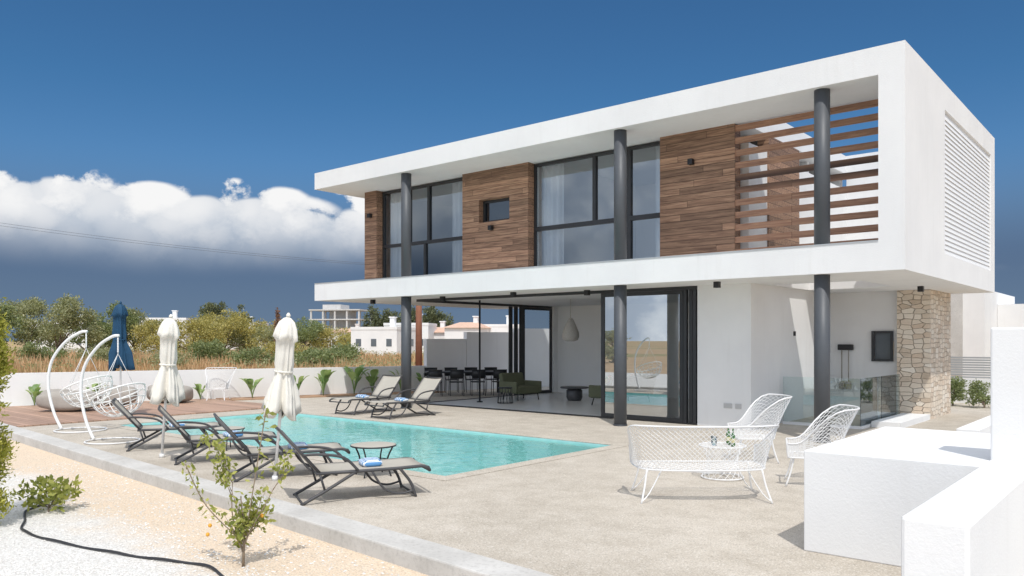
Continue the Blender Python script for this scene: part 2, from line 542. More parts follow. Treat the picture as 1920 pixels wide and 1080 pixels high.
def leaves(C, Rr, n, size, aspect=.45, up=0.0, shell=.5, seed=None):
    C = np.array(C, float); Rr = np.array(Rr, float)
    k = len(C)
    w = (Rr[:, 0] * Rr[:, 1] * Rr[:, 2]) ** (2 / 3); w /= w.sum()
    idx = rng.choice(k, n, p=w)
    d = rng.normal(size=(n, 3)); d /= np.linalg.norm(d, axis=1)[:, None]
    rad = (shell + (1 - shell) * rng.random(n)) ** .7
    rad *= 1 + .18 * rng.normal(size=n)
    P = C[idx] + d * Rr[idx] * rad[:, None]
    a = rng.normal(size=(n, 3)) + d * .6; a[:, 2] += up
    a /= np.linalg.norm(a, axis=1)[:, None]
    b = np.cross(a, rng.normal(size=(n, 3))); b /= np.linalg.norm(b, axis=1)[:, None]
    s = size * (.6 + .8 * rng.random(n))[:, None]
    V = np.stack([P, P + a * s * .5 + b * s * aspect * .5, P + a * s, P + a * s * .5 - b * s * aspect * .5], 1)
    return V

def make_tree(name, loc, h, spread, n, leaf, mat, label, category='tree', trunk_h=.35, k=12, trunk_r=None, bark=BARK, up=.2, group=None, flat=.8, limbs=6, clump=1.0):
    root = thing(name, label, category, loc, group)
    base = Vector(loc)
    rr = random
    C = []; Rr = []
    for i in range(k):
        a = rr.uniform(0, 6.28); q = math.sqrt(rr.random()) * .78
        zz = trunk_h + (1 - trunk_h) * rr.uniform(.12, .90)
        fall = 1 - .55 * max(0, (zz - .6) / .4)
        cx = base.x + math.cos(a) * q * spread * fall; cy = base.y + math.sin(a) * q * spread * fall
        r = spread * rr.uniform(.18, .36) * clump
        C.append((cx, cy, base.z + zz * h)); Rr.append((r, r, min(r * flat, h * (1 - trunk_h) * .3)))
    tr = trunk_r or h * .025
    mb = MB()
    th = h * max(trunk_h, .15)
    top = base + Vector((rr.uniform(-.1, .1) * h * .3, rr.uniform(-.1, .1) * h * .3, th))
    mb.tube(crom([base + Vector((0, 0, -.15)), base.lerp(top, .5) + Vector((tr, -tr, 0)), top], 4), [tr * (1.3 - .5 * i / 8) for i in range(9)], 8)
    for i in range(min(limbs, k)):
        c = Vector(C[i])
        mid = top.lerp(c, .5) + Vector((rr.uniform(-1, 1), rr.uniform(-1, 1), rr.uniform(0, 1))) * spread * .08
        mb.tube(crom([top - Vector((0, 0, th * .2)), mid, c], 4), [tr * (.7 - .55 * j / 8) for j in range(9)], 6)
    mk('trunk', mb, bark, root)
    V = leaves(C, Rr, n, leaf, .5, up, .25)
    V[:, :, 2] = np.maximum(V[:, :, 2], base.z + .02)
    leaf_obj('crown', V, mat, root)
    return root

# ------------------------------------------------------------------ camera
CAMH = 1.8
cam = bpy.data.cameras.new('camera')
cam.sensor_width = 36
cam.lens = 27.75
cam.shift_y = .051
cam.clip_start = .05
cam.clip_end = 3000
co = bpy.data.objects.new('camera', cam)
COL.objects.link(co)
co.location = (0, 0, CAMH)
co.rotation_euler = (R(90), 0, R(40.17))
scene.camera = co

# ------------------------------------------------------------------ world + sun
SUN_EL = 57; SUN_AZ = 135
w = bpy.data.worlds.new('World'); scene.world = w; w.use_nodes = True
g = G(w.node_tree)
sky = g.n('ShaderNodeTexSky', {'sky_type': 'NISHITA', 'sun_disc': False, 'sun_elevation': R(SUN_EL), 'sun_rotation': R(SUN_AZ),
                               'altitude': 0, 'air_density': 1.0, 'dust_density': .6, 'ozone_density': 2.0})
d = g.n('ShaderNodeTexCoord').outputs['Generated']
s = g.n('ShaderNodeSeparateXYZ', Vector=d)
hl = g.math('SQRT', g.math('ADD', g.math('MULTIPLY', s.outputs[0], s.outputs[0]), g.math('MULTIPLY', s.outputs[1], s.outputs[1])))
hl = g.math('MAXIMUM', hl, .001)
te = g.math('DIVIDE', s.outputs[2], hl)
hx = g.math('DIVIDE', s.outputs[0], hl); hy = g.math('DIVIDE', s.outputs[1], hl)
side = g.math('ADD', g.math('MULTIPLY', hx, .764), g.math('MULTIPLY', hy, .645))
fwd = g.math('ADD', g.math('MULTIPLY', hx, -.645), g.math('MULTIPLY', hy, .764))
cv = g.n('ShaderNodeCombineXYZ', X=hx, Y=hy, Z=g.math('MULTIPLY', te, 1.35)).outputs[0]
tint = g.ramp(g.mapr(te, 0, 1.2), [(0, (.6, .7, .95)), (.083, (.52, .68, .90)), (.167, (.40, .66, .88)), (.25, (.33, .65, .87)), (.375, (.33, .64, .86)), (.6, (.45, .75, .95))])
skyc = g.mix(1, sky.outputs[0], tint, 'MULTIPLY')
haze = g.mix(g.mapr(te, 0, .10), (1.35, 2.05, 3.05), (.95, 1.55, 2.65))
skyc = g.mix(g.mapr(te, .08, .23, .97, 0, smooth=True), skyc, haze)
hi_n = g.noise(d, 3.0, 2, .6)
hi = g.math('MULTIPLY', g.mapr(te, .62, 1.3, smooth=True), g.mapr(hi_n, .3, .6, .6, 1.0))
skyc = g.mix(hi, skyc, (11.8, 12.0, 12.4))  # bright high cloud above the view, added as fill light
n1 = g.noise(cv, 4.2, 2, .5)
n2 = g.noise(cv, 13.0, 8, .62, .1)
v1 = g.n('ShaderNodeTexVoronoi', Vector=g.n('ShaderNodeVectorMath', {'operation': 'ADD'}, i0=cv, i1=g.n('ShaderNodeCombineXYZ', X=g.math('MULTIPLY', n2, .10), Y=g.math('MULTIPLY', n1, .12), Z=g.math('MULTIPLY', n2, .08)).outputs[0]).outputs[0], Scale=22.0).outputs['Distance']
top = g.mapr(side, -.15, .45, .182, .075)
top = g.math('ADD', top, g.mapr(fwd, 0, -.5, 0, .6))  # taller unseen cloud bank behind the camera, added for fill
lev = g.math('ADD', top, g.math('MULTIPLY', g.math('SUBTRACT', n1, .45), .11))
lev = g.math('ADD', lev, g.math('MULTIPLY', g.math('SUBTRACT', n2, .5), .075))
lev = g.math('ADD', lev, g.math('MULTIPLY', g.math('SUBTRACT', .4, v1), .035))
mask_t = g.mapr(g.math('SUBTRACT', lev, te), -.003, .009, smooth=True)
mask_b = g.mapr(g.math('ADD', te, g.math('MULTIPLY', g.math('SUBTRACT', n1, .5), .04)), .072, .158, smooth=True)
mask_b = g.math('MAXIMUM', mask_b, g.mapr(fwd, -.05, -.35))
mask = g.math('MULTIPLY', mask_t, mask_b)
depth = g.mapr(g.math('SUBTRACT', lev, te), .015, .13)
sh = g.math('ADD', g.math('MULTIPLY', g.math('SUBTRACT', .5, n2), 1.9), g.math('MULTIPLY', depth, .75))
sh = g.math('ADD', sh, g.math('MULTIPLY', g.math('SUBTRACT', v1, .38), .7))
cc = g.ramp(sh, [(0, (9.3, 9.3, 9.3)), (.22, (8.1, 8.25, 8.5)), (.55, (6.0, 6.5, 7.2)), (1, (3.6, 4.3, 5.4))])
back_fill = g.mapr(fwd, 0, -.4, 1.0, 1.85)  # brightens the added bank behind the camera to lift shaded areas
cc = g.mix(1, cc, g.n('ShaderNodeCombineXYZ', X=back_fill, Y=back_fill, Z=back_fill).outputs[0], 'MULTIPLY')
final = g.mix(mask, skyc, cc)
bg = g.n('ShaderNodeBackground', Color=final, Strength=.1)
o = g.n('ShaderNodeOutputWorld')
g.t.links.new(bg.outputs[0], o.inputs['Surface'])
w.cycles.sampling_method = 'MANUAL'
w.cycles.sample_map_resolution = 512

sl = bpy.data.lights.new('sun', 'SUN')
sl.energy = 2.9; sl.angle = R(.5); sl.color = (1, .96, .90)
so = bpy.data.objects.new('sun', sl); COL.objects.link(so)
a = R(SUN_AZ)
S = Vector((math.sin(a) * math.cos(R(SUN_EL)), math.cos(a) * math.cos(R(SUN_EL)), math.sin(R(SUN_EL))))
so.rotation_euler = S.to_track_quat('Z', 'Y').to_euler()
so.location = (0, -5, 20)

scene.view_settings.view_transform = 'Standard'
scene.view_settings.look = 'None'
scene.view_settings.exposure = 0

# ------------------------------------------------------------------ ground
PX0, PX1, PY0, PY1 = -17.2, -7.4, 7.4, 11.45
def kerb(x): return 4.6 - .073 * (x + 3.38)
B = 1500
mb = MB()
xs = [-B, PX0 - .1, PX1 + .1, B]; ys = [-B, PY0 - .1, PY1 + .1, B]
vs = [(x, y, -.14) for y in ys for x in xs]
fs = []
for j in range(3):
    for i in range(3):
        if i == 1 and j == 1: continue
        fs.append((j * 4 + i, j * 4 + i + 1, (j + 1) * 4 + i + 1, (j + 1) * 4 + i))
mb.add(vs, fs)
mk('ground', mb, FIELD, kind='structure')

mb = MB()
mb.prism([(-27, -8), (5, -8), (5, kerb(5) - .3), (-27, kerb(-27) - .3)], -.13, -.06)
mk('gravel', mb, GRAVEL, kind='structure')

mb = MB()
for poly in ([(-25.0, kerb(-25) - .02), (5, kerb(5) - .02), (5, PY0), (PX1, PY0), (PX0, PY0), (-24.5, PY0)],
             [(-24.5, PY0), (PX0, PY0), (PX0, PY1), (-23.05, PY1)],
             [(PX1, PY0), (5, PY0), (5, PY1), (PX1, PY1)],
             [(-23.05, PY1), (PX0, PY1), (PX1, PY1), (5, PY1), (5, 25.6), (-18.2, 25.6)]):
    mb.prism(poly, -.12, 0)
mk('terrace', mb, TERR, kind='structure')

mb = MB()
mb.prism([(-24.3, 6.25), (-18.3, 5.78), (-18.3, 12.4), (-22.5, 12.4)], .004, .03)
mk('deck', mb, DECK, kind='structure')

mb = MB()
mb.prism([(-22.5, 12.6), (-21.5, 12.6), (-19.3, 19.3), (-20.15, 19.3)], .002, .03)
mk('planting_bed', mb, SOIL, kind='structure')

mb = MB()
mb.prism([(-25, kerb(-25) - .34), (6, kerb(6) - .34), (6, kerb(6)), (-25, kerb(-25))], -.13, .085)
mk('kerb', mb, CONC, bevel=.015, label='pale concrete kerb between gravel garden and pool terrace', category='kerb')

# pebbles
N = 26000
X = -13 + 13 * rng.random(N); Y = 1.2 + rng.random(N) * 4.0
ok = Y < (4.22 - .073 * (X + 3.38))
ok &= (rng.random(N) > .6) | (Y < (3.4 - .073 * (X + 3.38)))
X = X[ok]; Y = Y[ok]; N = len(X)
octa = np.array([(1, 0, 0), (0, 1, 0), (-1, 0, 0), (0, -1, 0), (0, 0, .7), (0, 0, -.7)])
fidx = np.array([(0, 1, 4), (1, 2, 4), (2, 3, 4), (3, 0, 4)])
sz = .005 + .010 * rng.random(N) ** 2
an = rng.random(N) * 6.28
Vv = np.zeros((N, 6, 3))
for k in range(6):
    ox, oy, oz = octa[k]
    j = .7 + .6 * rng.random(N)
    Vv[:, k, 0] = X + (ox * np.cos(an) - oy * np.sin(an)) * sz * j * 1.3
    Vv[:, k, 1] = Y + (ox * np.sin(an) + oy * np.cos(an)) * sz * j
    Vv[:, k, 2] = -.058 + oz * sz * j
F = (np.arange(N)[:, None, None] * 6 + fidx[None]).reshape(-1, 3)
me = bpy.data.meshes.new('pebbles'); me.from_pydata(Vv.reshape(-1, 3).tolist(), [], F.tolist()); me.materials.append(PEBBLE)
po = bpy.data.objects.new('pebbles', me); COL.objects.link(po); po['kind'] = 'stuff'

# ------------------------------------------------------------------ pool
pool = thing('swimming_pool', 'rectangular turquoise swimming pool set in the paved terrace', 'swimming pool', ((PX0 + PX1) / 2, (PY0 + PY1) / 2, 0))
mb = MB()
zb = -1.35; e = .004
bx0, bx1, by0, by1 = PX0 + e, PX1 - e, PY0 + e, PY1 - e
mb.add([(bx0, by0, zb), (bx1, by0, zb), (bx1, by1, zb), (bx0, by1, zb), (bx0, by0, -.004), (bx1, by0, -.004), (bx1, by1, -.004), (bx0, by1, -.004)],
       [(0, 1, 2, 3), (0, 4, 5, 1), (1, 5, 6, 2), (2, 6, 7, 3), (3, 7, 4, 0)])
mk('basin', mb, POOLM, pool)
mb = MB(); e = .006
mb.add([(PX0 + e, PY0 + e, -.035), (PX1 - e, PY0 + e, -.035), (PX1 - e, PY1 - e, -.035), (PX0 + e, PY1 - e, -.035)], [(0, 1, 2, 3)])
mk('water', mb, WATER, pool)
mb = MB()
for (a0, a1, b0, b1) in ((PX0 - .25, PX1 + .25, PY0 - .25, PY0 - .001), (PX0 - .25, PX1 + .25, PY1 + .001, PY1 + .25), (PX0 - .25, PX0 - .001, PY0, PY1), (PX1 + .001, PX1 + .25, PY0, PY1)):
    mb.box(a0, a1, b0, b1, .002, .008)
mk('coping', mb, TERR, pool)

# ------------------------------------------------------------------ house
RX0, RX1 = -19.35, -3.40
WX = -3.81
FY, BY = 13.95, 22.15
Z1, Z2, Z3, Z4 = 2.955, 3.449, 6.214, 6.69
UY = 15.2; GY = 15.3
house = thing('house', 'modern white two-storey villa with wood cladding, flat roof and dark columns', 'house', (-11.4, 18, 0))
mb = MB()
mb.box(RX0, -6.75, FY, BY, Z3, Z4)
mb.box(-6.75, WX, FY, 15.55, Z3, Z4)
mb.box(-6.75, WX, 21.75, BY, Z3, Z4)
mk('roof', mb, STUCCO, house)
mb = MB()
mb.box(RX0, -6.5, FY, BY, Z1, Z2)
mb.box(-6.5, WX, FY, 16.1, Z1, Z2)
mb.box(-6.5, WX, 18.3, BY, Z1, Z2)
mb.box(-4.7, WX, 16.1, 18.3, Z1, Z2)
mk('floor_slab', mb, STUCCO, house)
mb = MB()
mb.box(RX0, WX, FY - .012, FY + .10, Z2, Z2 + .018)
mk('slab_flashing', mb, simple('grey_flashing', (.55, .57, .58), .4, .6), house)
mb = MB()
mb.box(WX, RX1, FY, 16.82, Z1, Z4)
mb.box(WX, RX1, 21.65, BY, Z1, Z4)
mb.box(WX, RX1, 16.82, 21.65, Z1, 3.45)
mb.box(WX, RX1, 16.82, 21.65, 6.2, Z4)
mk('side_wall', mb, STUCCO, house)
mb = MB()
z = 3.53
while z < 6.15:
    M = Matrix.Translation((RX1 - .04, 0, z)) @ Matrix.Rotation(R(78), 4, 'Y')
    mb.box(-.070, .070, 16.83, 21.64, -.005, .005, mat=M)
    z += .092
for yy in (16.84, 18.4, 20.0, 21.60):
    mb.box(RX1 - .15, RX1 - .12, yy, yy + .04, 3.45, 6.2)
mk('louvre_screen', mb, LOUV, house)
mb = MB()
mb.box(-18.555, -18.36, UY + .28, BY - .05, Z2, Z3)
mb.box(-18.36, -6.95, BY - .25, BY - .05, Z2, Z3)
mb.box(-14.62, -12.2, UY + .28, UY + .42, Z2, Z3 - .001)
mb.box(-18.36, -18.1, UY + .28, UY + .42, Z2, Z3 - .001)
mb.box(-12.0, -11.9, UY + .6, BY - .25, Z2, Z3)
mb.box(-18.36, -7.0, 19.6, 19.7, Z2, Z3)
mk('upper_wall', mb, INT, house)
mb = MB()
mb.box(-6.95, -6.75, 15.55, 16.5, Z2, 5.87)
mb.box(-6.95, -6.75, 18.3, BY - .05, Z2, 5.8)
mb.box(-6.75, WX, 21.8, BY - .02, Z2, Z3)
mk('roof_terrace_wall', mb, STUCCO, house)
mb = MB(); mb.box(-6.97, -6.72, 16.503, 18.297, Z2, 6.2)
mk('wood_cladding', mb, WOOD, house)
mb = MB(); mb.box(-18.60, -18.06, UY, UY + .27, Z2, Z3); mb.box(-18.62, -18.56, UY + .275, BY - .06, Z2, Z3)
mk('wood_cladding', mb, WOOD, house)
mb = MB()
mb.box(-14.56, -13.96, UY, UY + .27, Z2, Z3); mb.box(-12.92, -12.31, UY, UY + .27, Z2, Z3)
mb.box(-13.96, -12.92, UY, UY + .27, Z2, 4.86); mb.box(-13.96, -12.92, UY, UY + .27, 5.45, Z3)
mk('wood_cladding', mb, WOOD, house)
mb = MB(); mb.box(-8.62, -6.9, UY, UY + .27, Z2, Z3)
mk('wood_cladding', mb, WOOD, house)
mb = MB()
z = Z2 + .08
for i in range(11):
    mb.box(-6.9, WX, UY + .02, UY + .05, z, z + .125); z += .252
mk('slat_screen', mb, SLATW, house, label='open horizontal wooden slats shading the roof terrace')

def window(x0, x1, z0, z1, y, mull=(), trans=(), fw=.07, nm='window', parent=house, glass=GLASS, dep=.09):
    mb = MB()
    mb.box(x0, x1, y, y + dep, z0, z0 + fw); mb.box(x0, x1, y, y + dep, z1 - fw, z1)
    mb.box(x0, x0 + fw, y, y + dep, z0 + fw, z1 - fw); mb.box(x1 - fw, x1, y, y + dep, z0 + fw, z1 - fw)
    for (mx, zz0, zz1, w_) in mull: mb.box(mx - w_ / 2, mx + w_ / 2, y - .005, y + dep + .004, zz0, zz1)
    for (zz, w_) in trans: mb.box(x0 + fw, x1 - fw, y - .008, y + dep + .008, zz - w_ / 2, zz + w_ / 2)
    f = mk(nm, mb, DARK, parent)
    mb = MB()
    mb.add([(x0 + fw, y + dep / 2, z0 + fw), (x1 - fw, y + dep / 2, z0 + fw), (x1 - fw, y + dep / 2, z1 - fw), (x0 + fw, y + dep / 2, z1 - fw)], [(0, 1, 2, 3)])
    mk('window_pane', mb, glass, f)
    return f
WYY = 15.43
window(-18.06, -14.56, Z2 + .02, Z3 - .02, WYY, [(-16.25, Z2 + .09, 4.53, .08), (-16.9, 4.61, Z3 - .09, .07), (-16.1, 4.61, Z3 - .09, .09)], [(4.57, .09)])
window(-12.31, -8.62, Z2 + .02, Z3 - .02, WYY, [(-10.5, 4.61, Z3 - .09, .09), (-9.55, Z2 + .09, Z3 - .09, .10)], [(4.57, .10)])
window(-13.96, -12.92, 4.86, 5.45, UY + .16, [], [], .06, glass=m_glass('small_window_glass', (.12, .15, .18), .12))
def curtain(x0, x1, y, z0, z1):
    P = []
    n = int((x1 - x0) / .025)
    for i in range(n + 1):
        xx = x0 + (x1 - x0) * i / n
        yy = y + .04 * math.sin(i * .9) + .015 * math.sin(i * .37)
        P.append([(xx, yy, z0), (xx, yy, z1)])
    mb = MB(); mb.grid(P)
    return mk('curtain', mb, CURT, house)
curtain(-18.0, -17.1, 15.68, Z2 + .03, Z3 - .05)
curtain(-15.4, -14.7, 15.68, Z2 + .03, Z3 - .05)
curtain(-12.2, -11.6, 15.68, Z2 + .03, Z3 - .05)
curtain(-9.0, -8.7, 15.68, Z2 + .03, Z3 - .05)
for cx in (-15.65, -8.99, -4.81):
    mb = MB()
    mb.lathe([(.135, .0), (.135, Z1)], 28, (cx, 14.19, 0))
    mb.lathe([(.135, Z2), (.135, Z3)], 28, (cx, 14.19, 0))
    mb.lathe([(.15, .008), (.15, .03)], 28, (cx, 14.19, 0))
    mk('column', mb, COLM, house)
mb = MB()
mb.box(-7.78, -6.6, GY, GY + .25, 0, Z1)
mb.box(-6.85, -6.6, GY + .25, 20.0, 0, Z1)
mb.box(-6.85, -5.02, 20.0, 20.25, 0, 1.30)
mb.box(-6.85, -5.02, 20.0, 20.25, 2.02, Z1)
mb.box(-6.85, -5.60, 20.0, 20.25, 1.30, 2.02)
mb.box(-5.12, -5.02, 20.0, 20.25, 1.30, 2.02)
mk('ground_floor_wall', mb, STUCCO, house)
mb = MB()
mb.box(-16.45, -7.0, 21.75, 21.95, 0, Z1)
mb.box(-7.2, -7.0, GY + .25, 21.75, 0, Z1)
mb.box(-16.45, -16.3, 21.5, 21.75, 0, Z1)
mk('interior_wall', mb, INT, house)
mb = MB(); mb.box(-16.45, -7.2, GY + .1, 21.75, .002, .014)
mk('interior_floor', mb, FLOORT, house)
mb = MB()
mb.box(-5.0, -4.3, 19.8, 21.9, 0, Z1)
mk('stone_pillar', mb, STONE, house)
mb = MB()
mb.box(-5.60, -5.12, 19.93, 19.99, 1.30, 1.36); mb.box(-5.60, -5.12, 19.93, 19.99, 1.96, 2.02)
mb.box(-5.60, -5.54, 19.93, 19.99, 1.36, 1.96); mb.box(-5.18, -5.12, 19.93, 19.99, 1.36, 1.96)
wn = mk('window', mb, DARK, house)
mb = MB(); mb.box(-5.54, -5.18, 20.02, 20.03, 1.3, 2.02); mk('window_pane', mb, DGLASS, wn)
mb = MB()
mb.box(-16.45, -7.78, GY, GY + .09, Z1 - .07, Z1 - .002)
mb.box(-16.45, -16.36, GY + .09, 21.5, Z1 - .07, Z1 - .002)
mb.box(-16.45, -7.78, GY, GY + .09, .016, .03)
mb.box(-16.45, -16.36, GY + .09, 21.5, .016, .03)
mk('door_track', mb, DARK, house)
mb = MB(); mb.lathe([(.09, .015), (.09, .04), (.028, .05), (.028, Z1 - .002)], 12, (-15.4, 16.8, 0))
mk('post', mb, BLACK, house)
ZT = Z1 - .075
def door_panel(x0, x1, y, fw=.07):
    return window(x0, x1, .035, ZT, y, [], [], fw, 'sliding_door', house, DOORG, .05)
door_panel(-10.22, -8.12, GY + .0, .085)
for i in range(3):
    mb = MB(); xx = -8.10 + i * .11
    mb.box(xx, xx + .075, GY - .02 + (i % 2) * .05, GY + .06 + (i % 2) * .05, .035, ZT)
    mk('folded_door_leaf', mb, DARK, house)
def side_panel(y0, y1, x, fw=.07):
    mb = MB()
    mb.box(x, x + .05, y0, y0 + fw, .035, ZT); mb.box(x, x + .05, y1 - fw, y1, .035, ZT)
    mb.box(x, x + .05, y0 + fw, y1 - fw, .035, .12); mb.box(x, x + .05, y0 + fw, y1 - fw, ZT - .08, ZT)
    f = mk('sliding_door', mb, DARK, house)
    mb = MB(); mb.add([(x + .025, y0 + fw, .12), (x + .025, y1 - fw, .12), (x + .025, y1 - fw, ZT - .08), (x + .025, y0 + fw, ZT - .08)], [(0, 1, 2, 3)])
    mk('window_pane', mb, GLASS, f)
side_panel(19.9, 21.45, -16.37, .09)
mb = MB()
for i in range(3): mb.box(-16.44 + i * .055, -16.40 + i * .055, 19.30 + i * .2, 19.46 + i * .2, .035, ZT)
mk('folded_door_leaf', mb, DARK, house)
def spot(x, y, z, s_=.055, h_=.12):
    mb = MB(); mb.box(x - s_, x + s_, y - s_, y + s_, z - h_, z)
    return mk('wall_light', mb, BLACK, house, bevel=.006)
for (x, y) in ((-17.5, 14.6), (-14.8, 14.7), (-12.2, 14.5), (-10.4, 15.0), (-6.95, 14.5), (-4.2, 18.5)):
    spot(x, y, Z1 - .002)
spot(-18.3, UY - .06, 5.55); spot(-13.5, UY - .06, 4.75); spot(-7.85, UY - .06, 5.62)
mb = MB(); mb.box(-7.18, -7.0, GY - .02, GY - .001, .40, .50); mb.box(-6.93, -6.8, GY - .02, GY - .001, .40, .50)
mk('socket_plate', mb, simple('grey_plastic', (.5, .5, .5), .5), house, bevel=.004)
mb = MB(); mb.box(-6.599, -6.57, 17.6, 17.68, 1.9, 2.0); mk('wall_sensor', mb, BLACK, house)
bal = mk('glass_balustrade', MB().box(-6.5, -5.75, 16.75, 16.765, .06, 1.02).box(-5.72, -4.93, 16.75, 16.765, .06, 1.02)
         .box(-4.93, -4.915, 16.78, 18.2, .06, 1.02).box(-4.93, -4.915, 18.23, 19.7, .06, 1.02), CLEAR, house)
mb = MB(); mb.box(-6.5, -4.9, 16.72, 16.80, .0, .055); mb.box(-4.96, -4.88, 16.8, 19.7, .0, .055)
mk('rail_base', mb, WHITEP, bal)
mb = MB(); mb.box(-4.86, -4.3, 17.3, 19.78, 0, .12)
mk('stair_kerb', mb, STUCCO, house)
mb = MB(); mb.tube([(-12.9, 16.5, Z4), (-12.9, 16.5, Z4 + .45)], .012); mb.tube([(-13.2, 16.5, Z4 + .4), (-12.6, 16.5, Z4 + .42)], .01)
mk('antenna', mb, DARK, house)

# ------------------------------------------------------------------ white garden walls (near)
mb = MB(); mb.box(-2.45, -1.123, 6.77, 9.2, 0, .86)
mk('masonry_counter', mb, STUCCO, bevel=.01, label='low white rendered outdoor counter with flat top', category='wall')
mb = MB(); mb.box(-1.12, -.80, 4.5, 7.1, -.1, .875)
mk('low_garden_wall', mb, STUCCO, bevel=.02, label='thick white rendered low wall with rounded edges', category='wall')
mb = MB(); mb.box(-1.12, .9, 7.103, 7.4, 0, 1.9)
mk('high_garden_wall', mb, STUCCO, bevel=.015, label='tall white rendered garden wall', category='wall')
mb = MB(); mb.box(-2.5, -2.2, 13.1, 17.5, 0, .5)
mk('low_garden_wall', mb, STUCCO, bevel=.01, label='low white wall beside the path along the house', category='wall')

def wall_seg(p, q, h, t=.2, lab='low white rendered boundary wall behind the planting bed', name='boundary_wall', z0=-.1):
    p = Vector((*p, 0)); q = Vector((*q, 0)); dd = (q - p).normalized(); nn = Vector((-dd.y, dd.x, 0)) * t / 2
    mb = MB(); mb.prism([(v.x, v.y) for v in (p - nn, q - nn, q + nn, p + nn)], z0, h)
    return mk(name, mb, STUCCO, label=lab, category='wall')
wall_seg((-26.4, 1.5), (-20.32, 19.3), .9)
wall_seg((-20.32, 19.32), (-19.9, 20.9), 1.85, .22, 'tall white stepped boundary wall')
wall_seg((-19.9, 20.92), (-19.3, 22.9), 2.1, .24, 'tall white stepped boundary wall')
wall_seg((-19.3, 22.92), (-18.6, 25.6), 2.25, .26, 'tall white stepped boundary wall')
wall_seg((-8.5, 25.7), (6, 25.7), .69, .2, 'low white wall carrying a grey louvred fence')
mb = MB()
for i in range(9): mb.box(-8.4, 6, 25.68, 25.72, .72 + i * .07, .765 + i * .07)
for i in range(10): mb.box(-8.4 + i * 1.6, -8.34 + i * 1.6, 25.66, 25.74, .69, 1.36)
mk('louvred_fence', mb, GREYM, label='grey horizontal louvred fence on a white wall', category='fence')

# ------------------------------------------------------------------ loungers
def build_lounger():
    root = thing('sun_lounger', 'dark framed sun lounger with beige mesh, backrest raised', 'sun lounger', (0, 0, 0), 'sun loungers around the pool')
    mb = MB()
    for sx in (-.31, .31):
        mb.tube([(sx, -.10, .335), (sx, .3, .335), (sx, .8, .34), (sx, 1.10, .35), (sx, 1.18, .33), (sx, 1.20, .29)], .019, 8)
        mb.tube(crom([(sx, .84, .34), (sx, .97, .17), (sx, 1.03, .0)], 4), .017, 8)
        mb.tube(crom([(sx, 1.01, .08), (sx, .84, .05), (sx, .66, .12), (sx, .52, .33)], 4), .013, 8)
        mb.tube(crom([(sx, .34, .33), (sx, .06, .17), (sx, -.26, .0)], 4), .018, 8)
        mb.tube([(sx, -.06, .34), (sx, .0, .14)], .013, 8)
        mb.tube([(sx, -.06, .345), (sx, -.47, .82)], .017, 8)
        mb.tube(crom([(sx * 1.06, -.24, .55), (sx * 1.1, -.06, .55), (sx * 1.1, .20, .50), (sx * 1.06, .36, .35)], 5), .016, 8)
    for (y, z) in ((-.47, .82), (1.20, .29), (.3, .32), (-.24, .015), (1.02, .03), (-.06, .345)):
        mb.tube([(-.31, y, z), (.31, y, z)], .013, 8)
    mk('frame', mb, LDARK, root)
    P = []
    for y, z in ((-.04, .350), (.2, .350), (.5, .352), (.8, .355), (1.0, .362), (1.15, .362)):
        P.append([(-.3 + .6 * i / 8, y, z - .014 * (1 - (i / 4 - 1) ** 2)) for i in range(9)])
    mb = MB(); mb.grid(P); mk('seat', mb, MESHF, root, solid=.004)
    P = []
    for t in [k / 8 for k in range(9)]:
        y = -.072 - .390 * t; z = .362 + .45 * t
        P.append([(-.3 + .6 * i / 8, y - .012 * (1 - (i / 4 - 1) ** 2), z - .012 * (1 - (i / 4 - 1) ** 2)) for i in range(9)])
    mb = MB(); mb.grid(P); mk('backrest', mb, MESHF, root, solid=.004)
    return root
L0 = build_lounger()
place(L0, (-7.45, 5.45, 0), R(-27))
copy_thing(L0, (-9.3, 5.74, 0), R(-27))
copy_thing(L0, (-11.2, 5.92, 0), R(-27))
copy_thing(L0, (-13.15, 6.1, 0), R(-27))
copy_thing(L0, (-15.5, 13.1, 0), R(184), 1.08, label='dark framed sun lounger with beige mesh beside the villa column')
copy_thing(L0, (-13.95, 13.0, 0), R(178), 1.08, label='dark framed sun lounger with beige mesh between pool and open doors')

def towel(loc, rz):
    mb = MB()
    mb.blob((0, 0, .03), (.17, .12, .03), 18, 8, pw=.45, wob=.04, seed=2)
    mb.blob((.02, .01, .06), (.13, .09, .02), 16, 8, pw=.5, wob=.08, seed=5)
    t = mk('towel', mb, TOWEL, label='folded blue and white striped towel on a sun lounger', category='towel', group='pool towels')
    t.rotation_euler = (0, 0, rz); t.location = loc
    return t
T0 = towel((-7.22, 5.98, .342), R(-27))
for (x, y, rz, z) in ((-9.06, 6.26, -24, .342), (-10.97, 6.42, -10, .342), (-12.95, 6.55, -20, .342), (-15.5, 12.6, 180, .370), (-13.95, 12.5, 175, .370)):
    t = T0.copy(); COL.objects.link(t); t.location = (x, y, z); t.rotation_euler = (0, 0, R(rz))

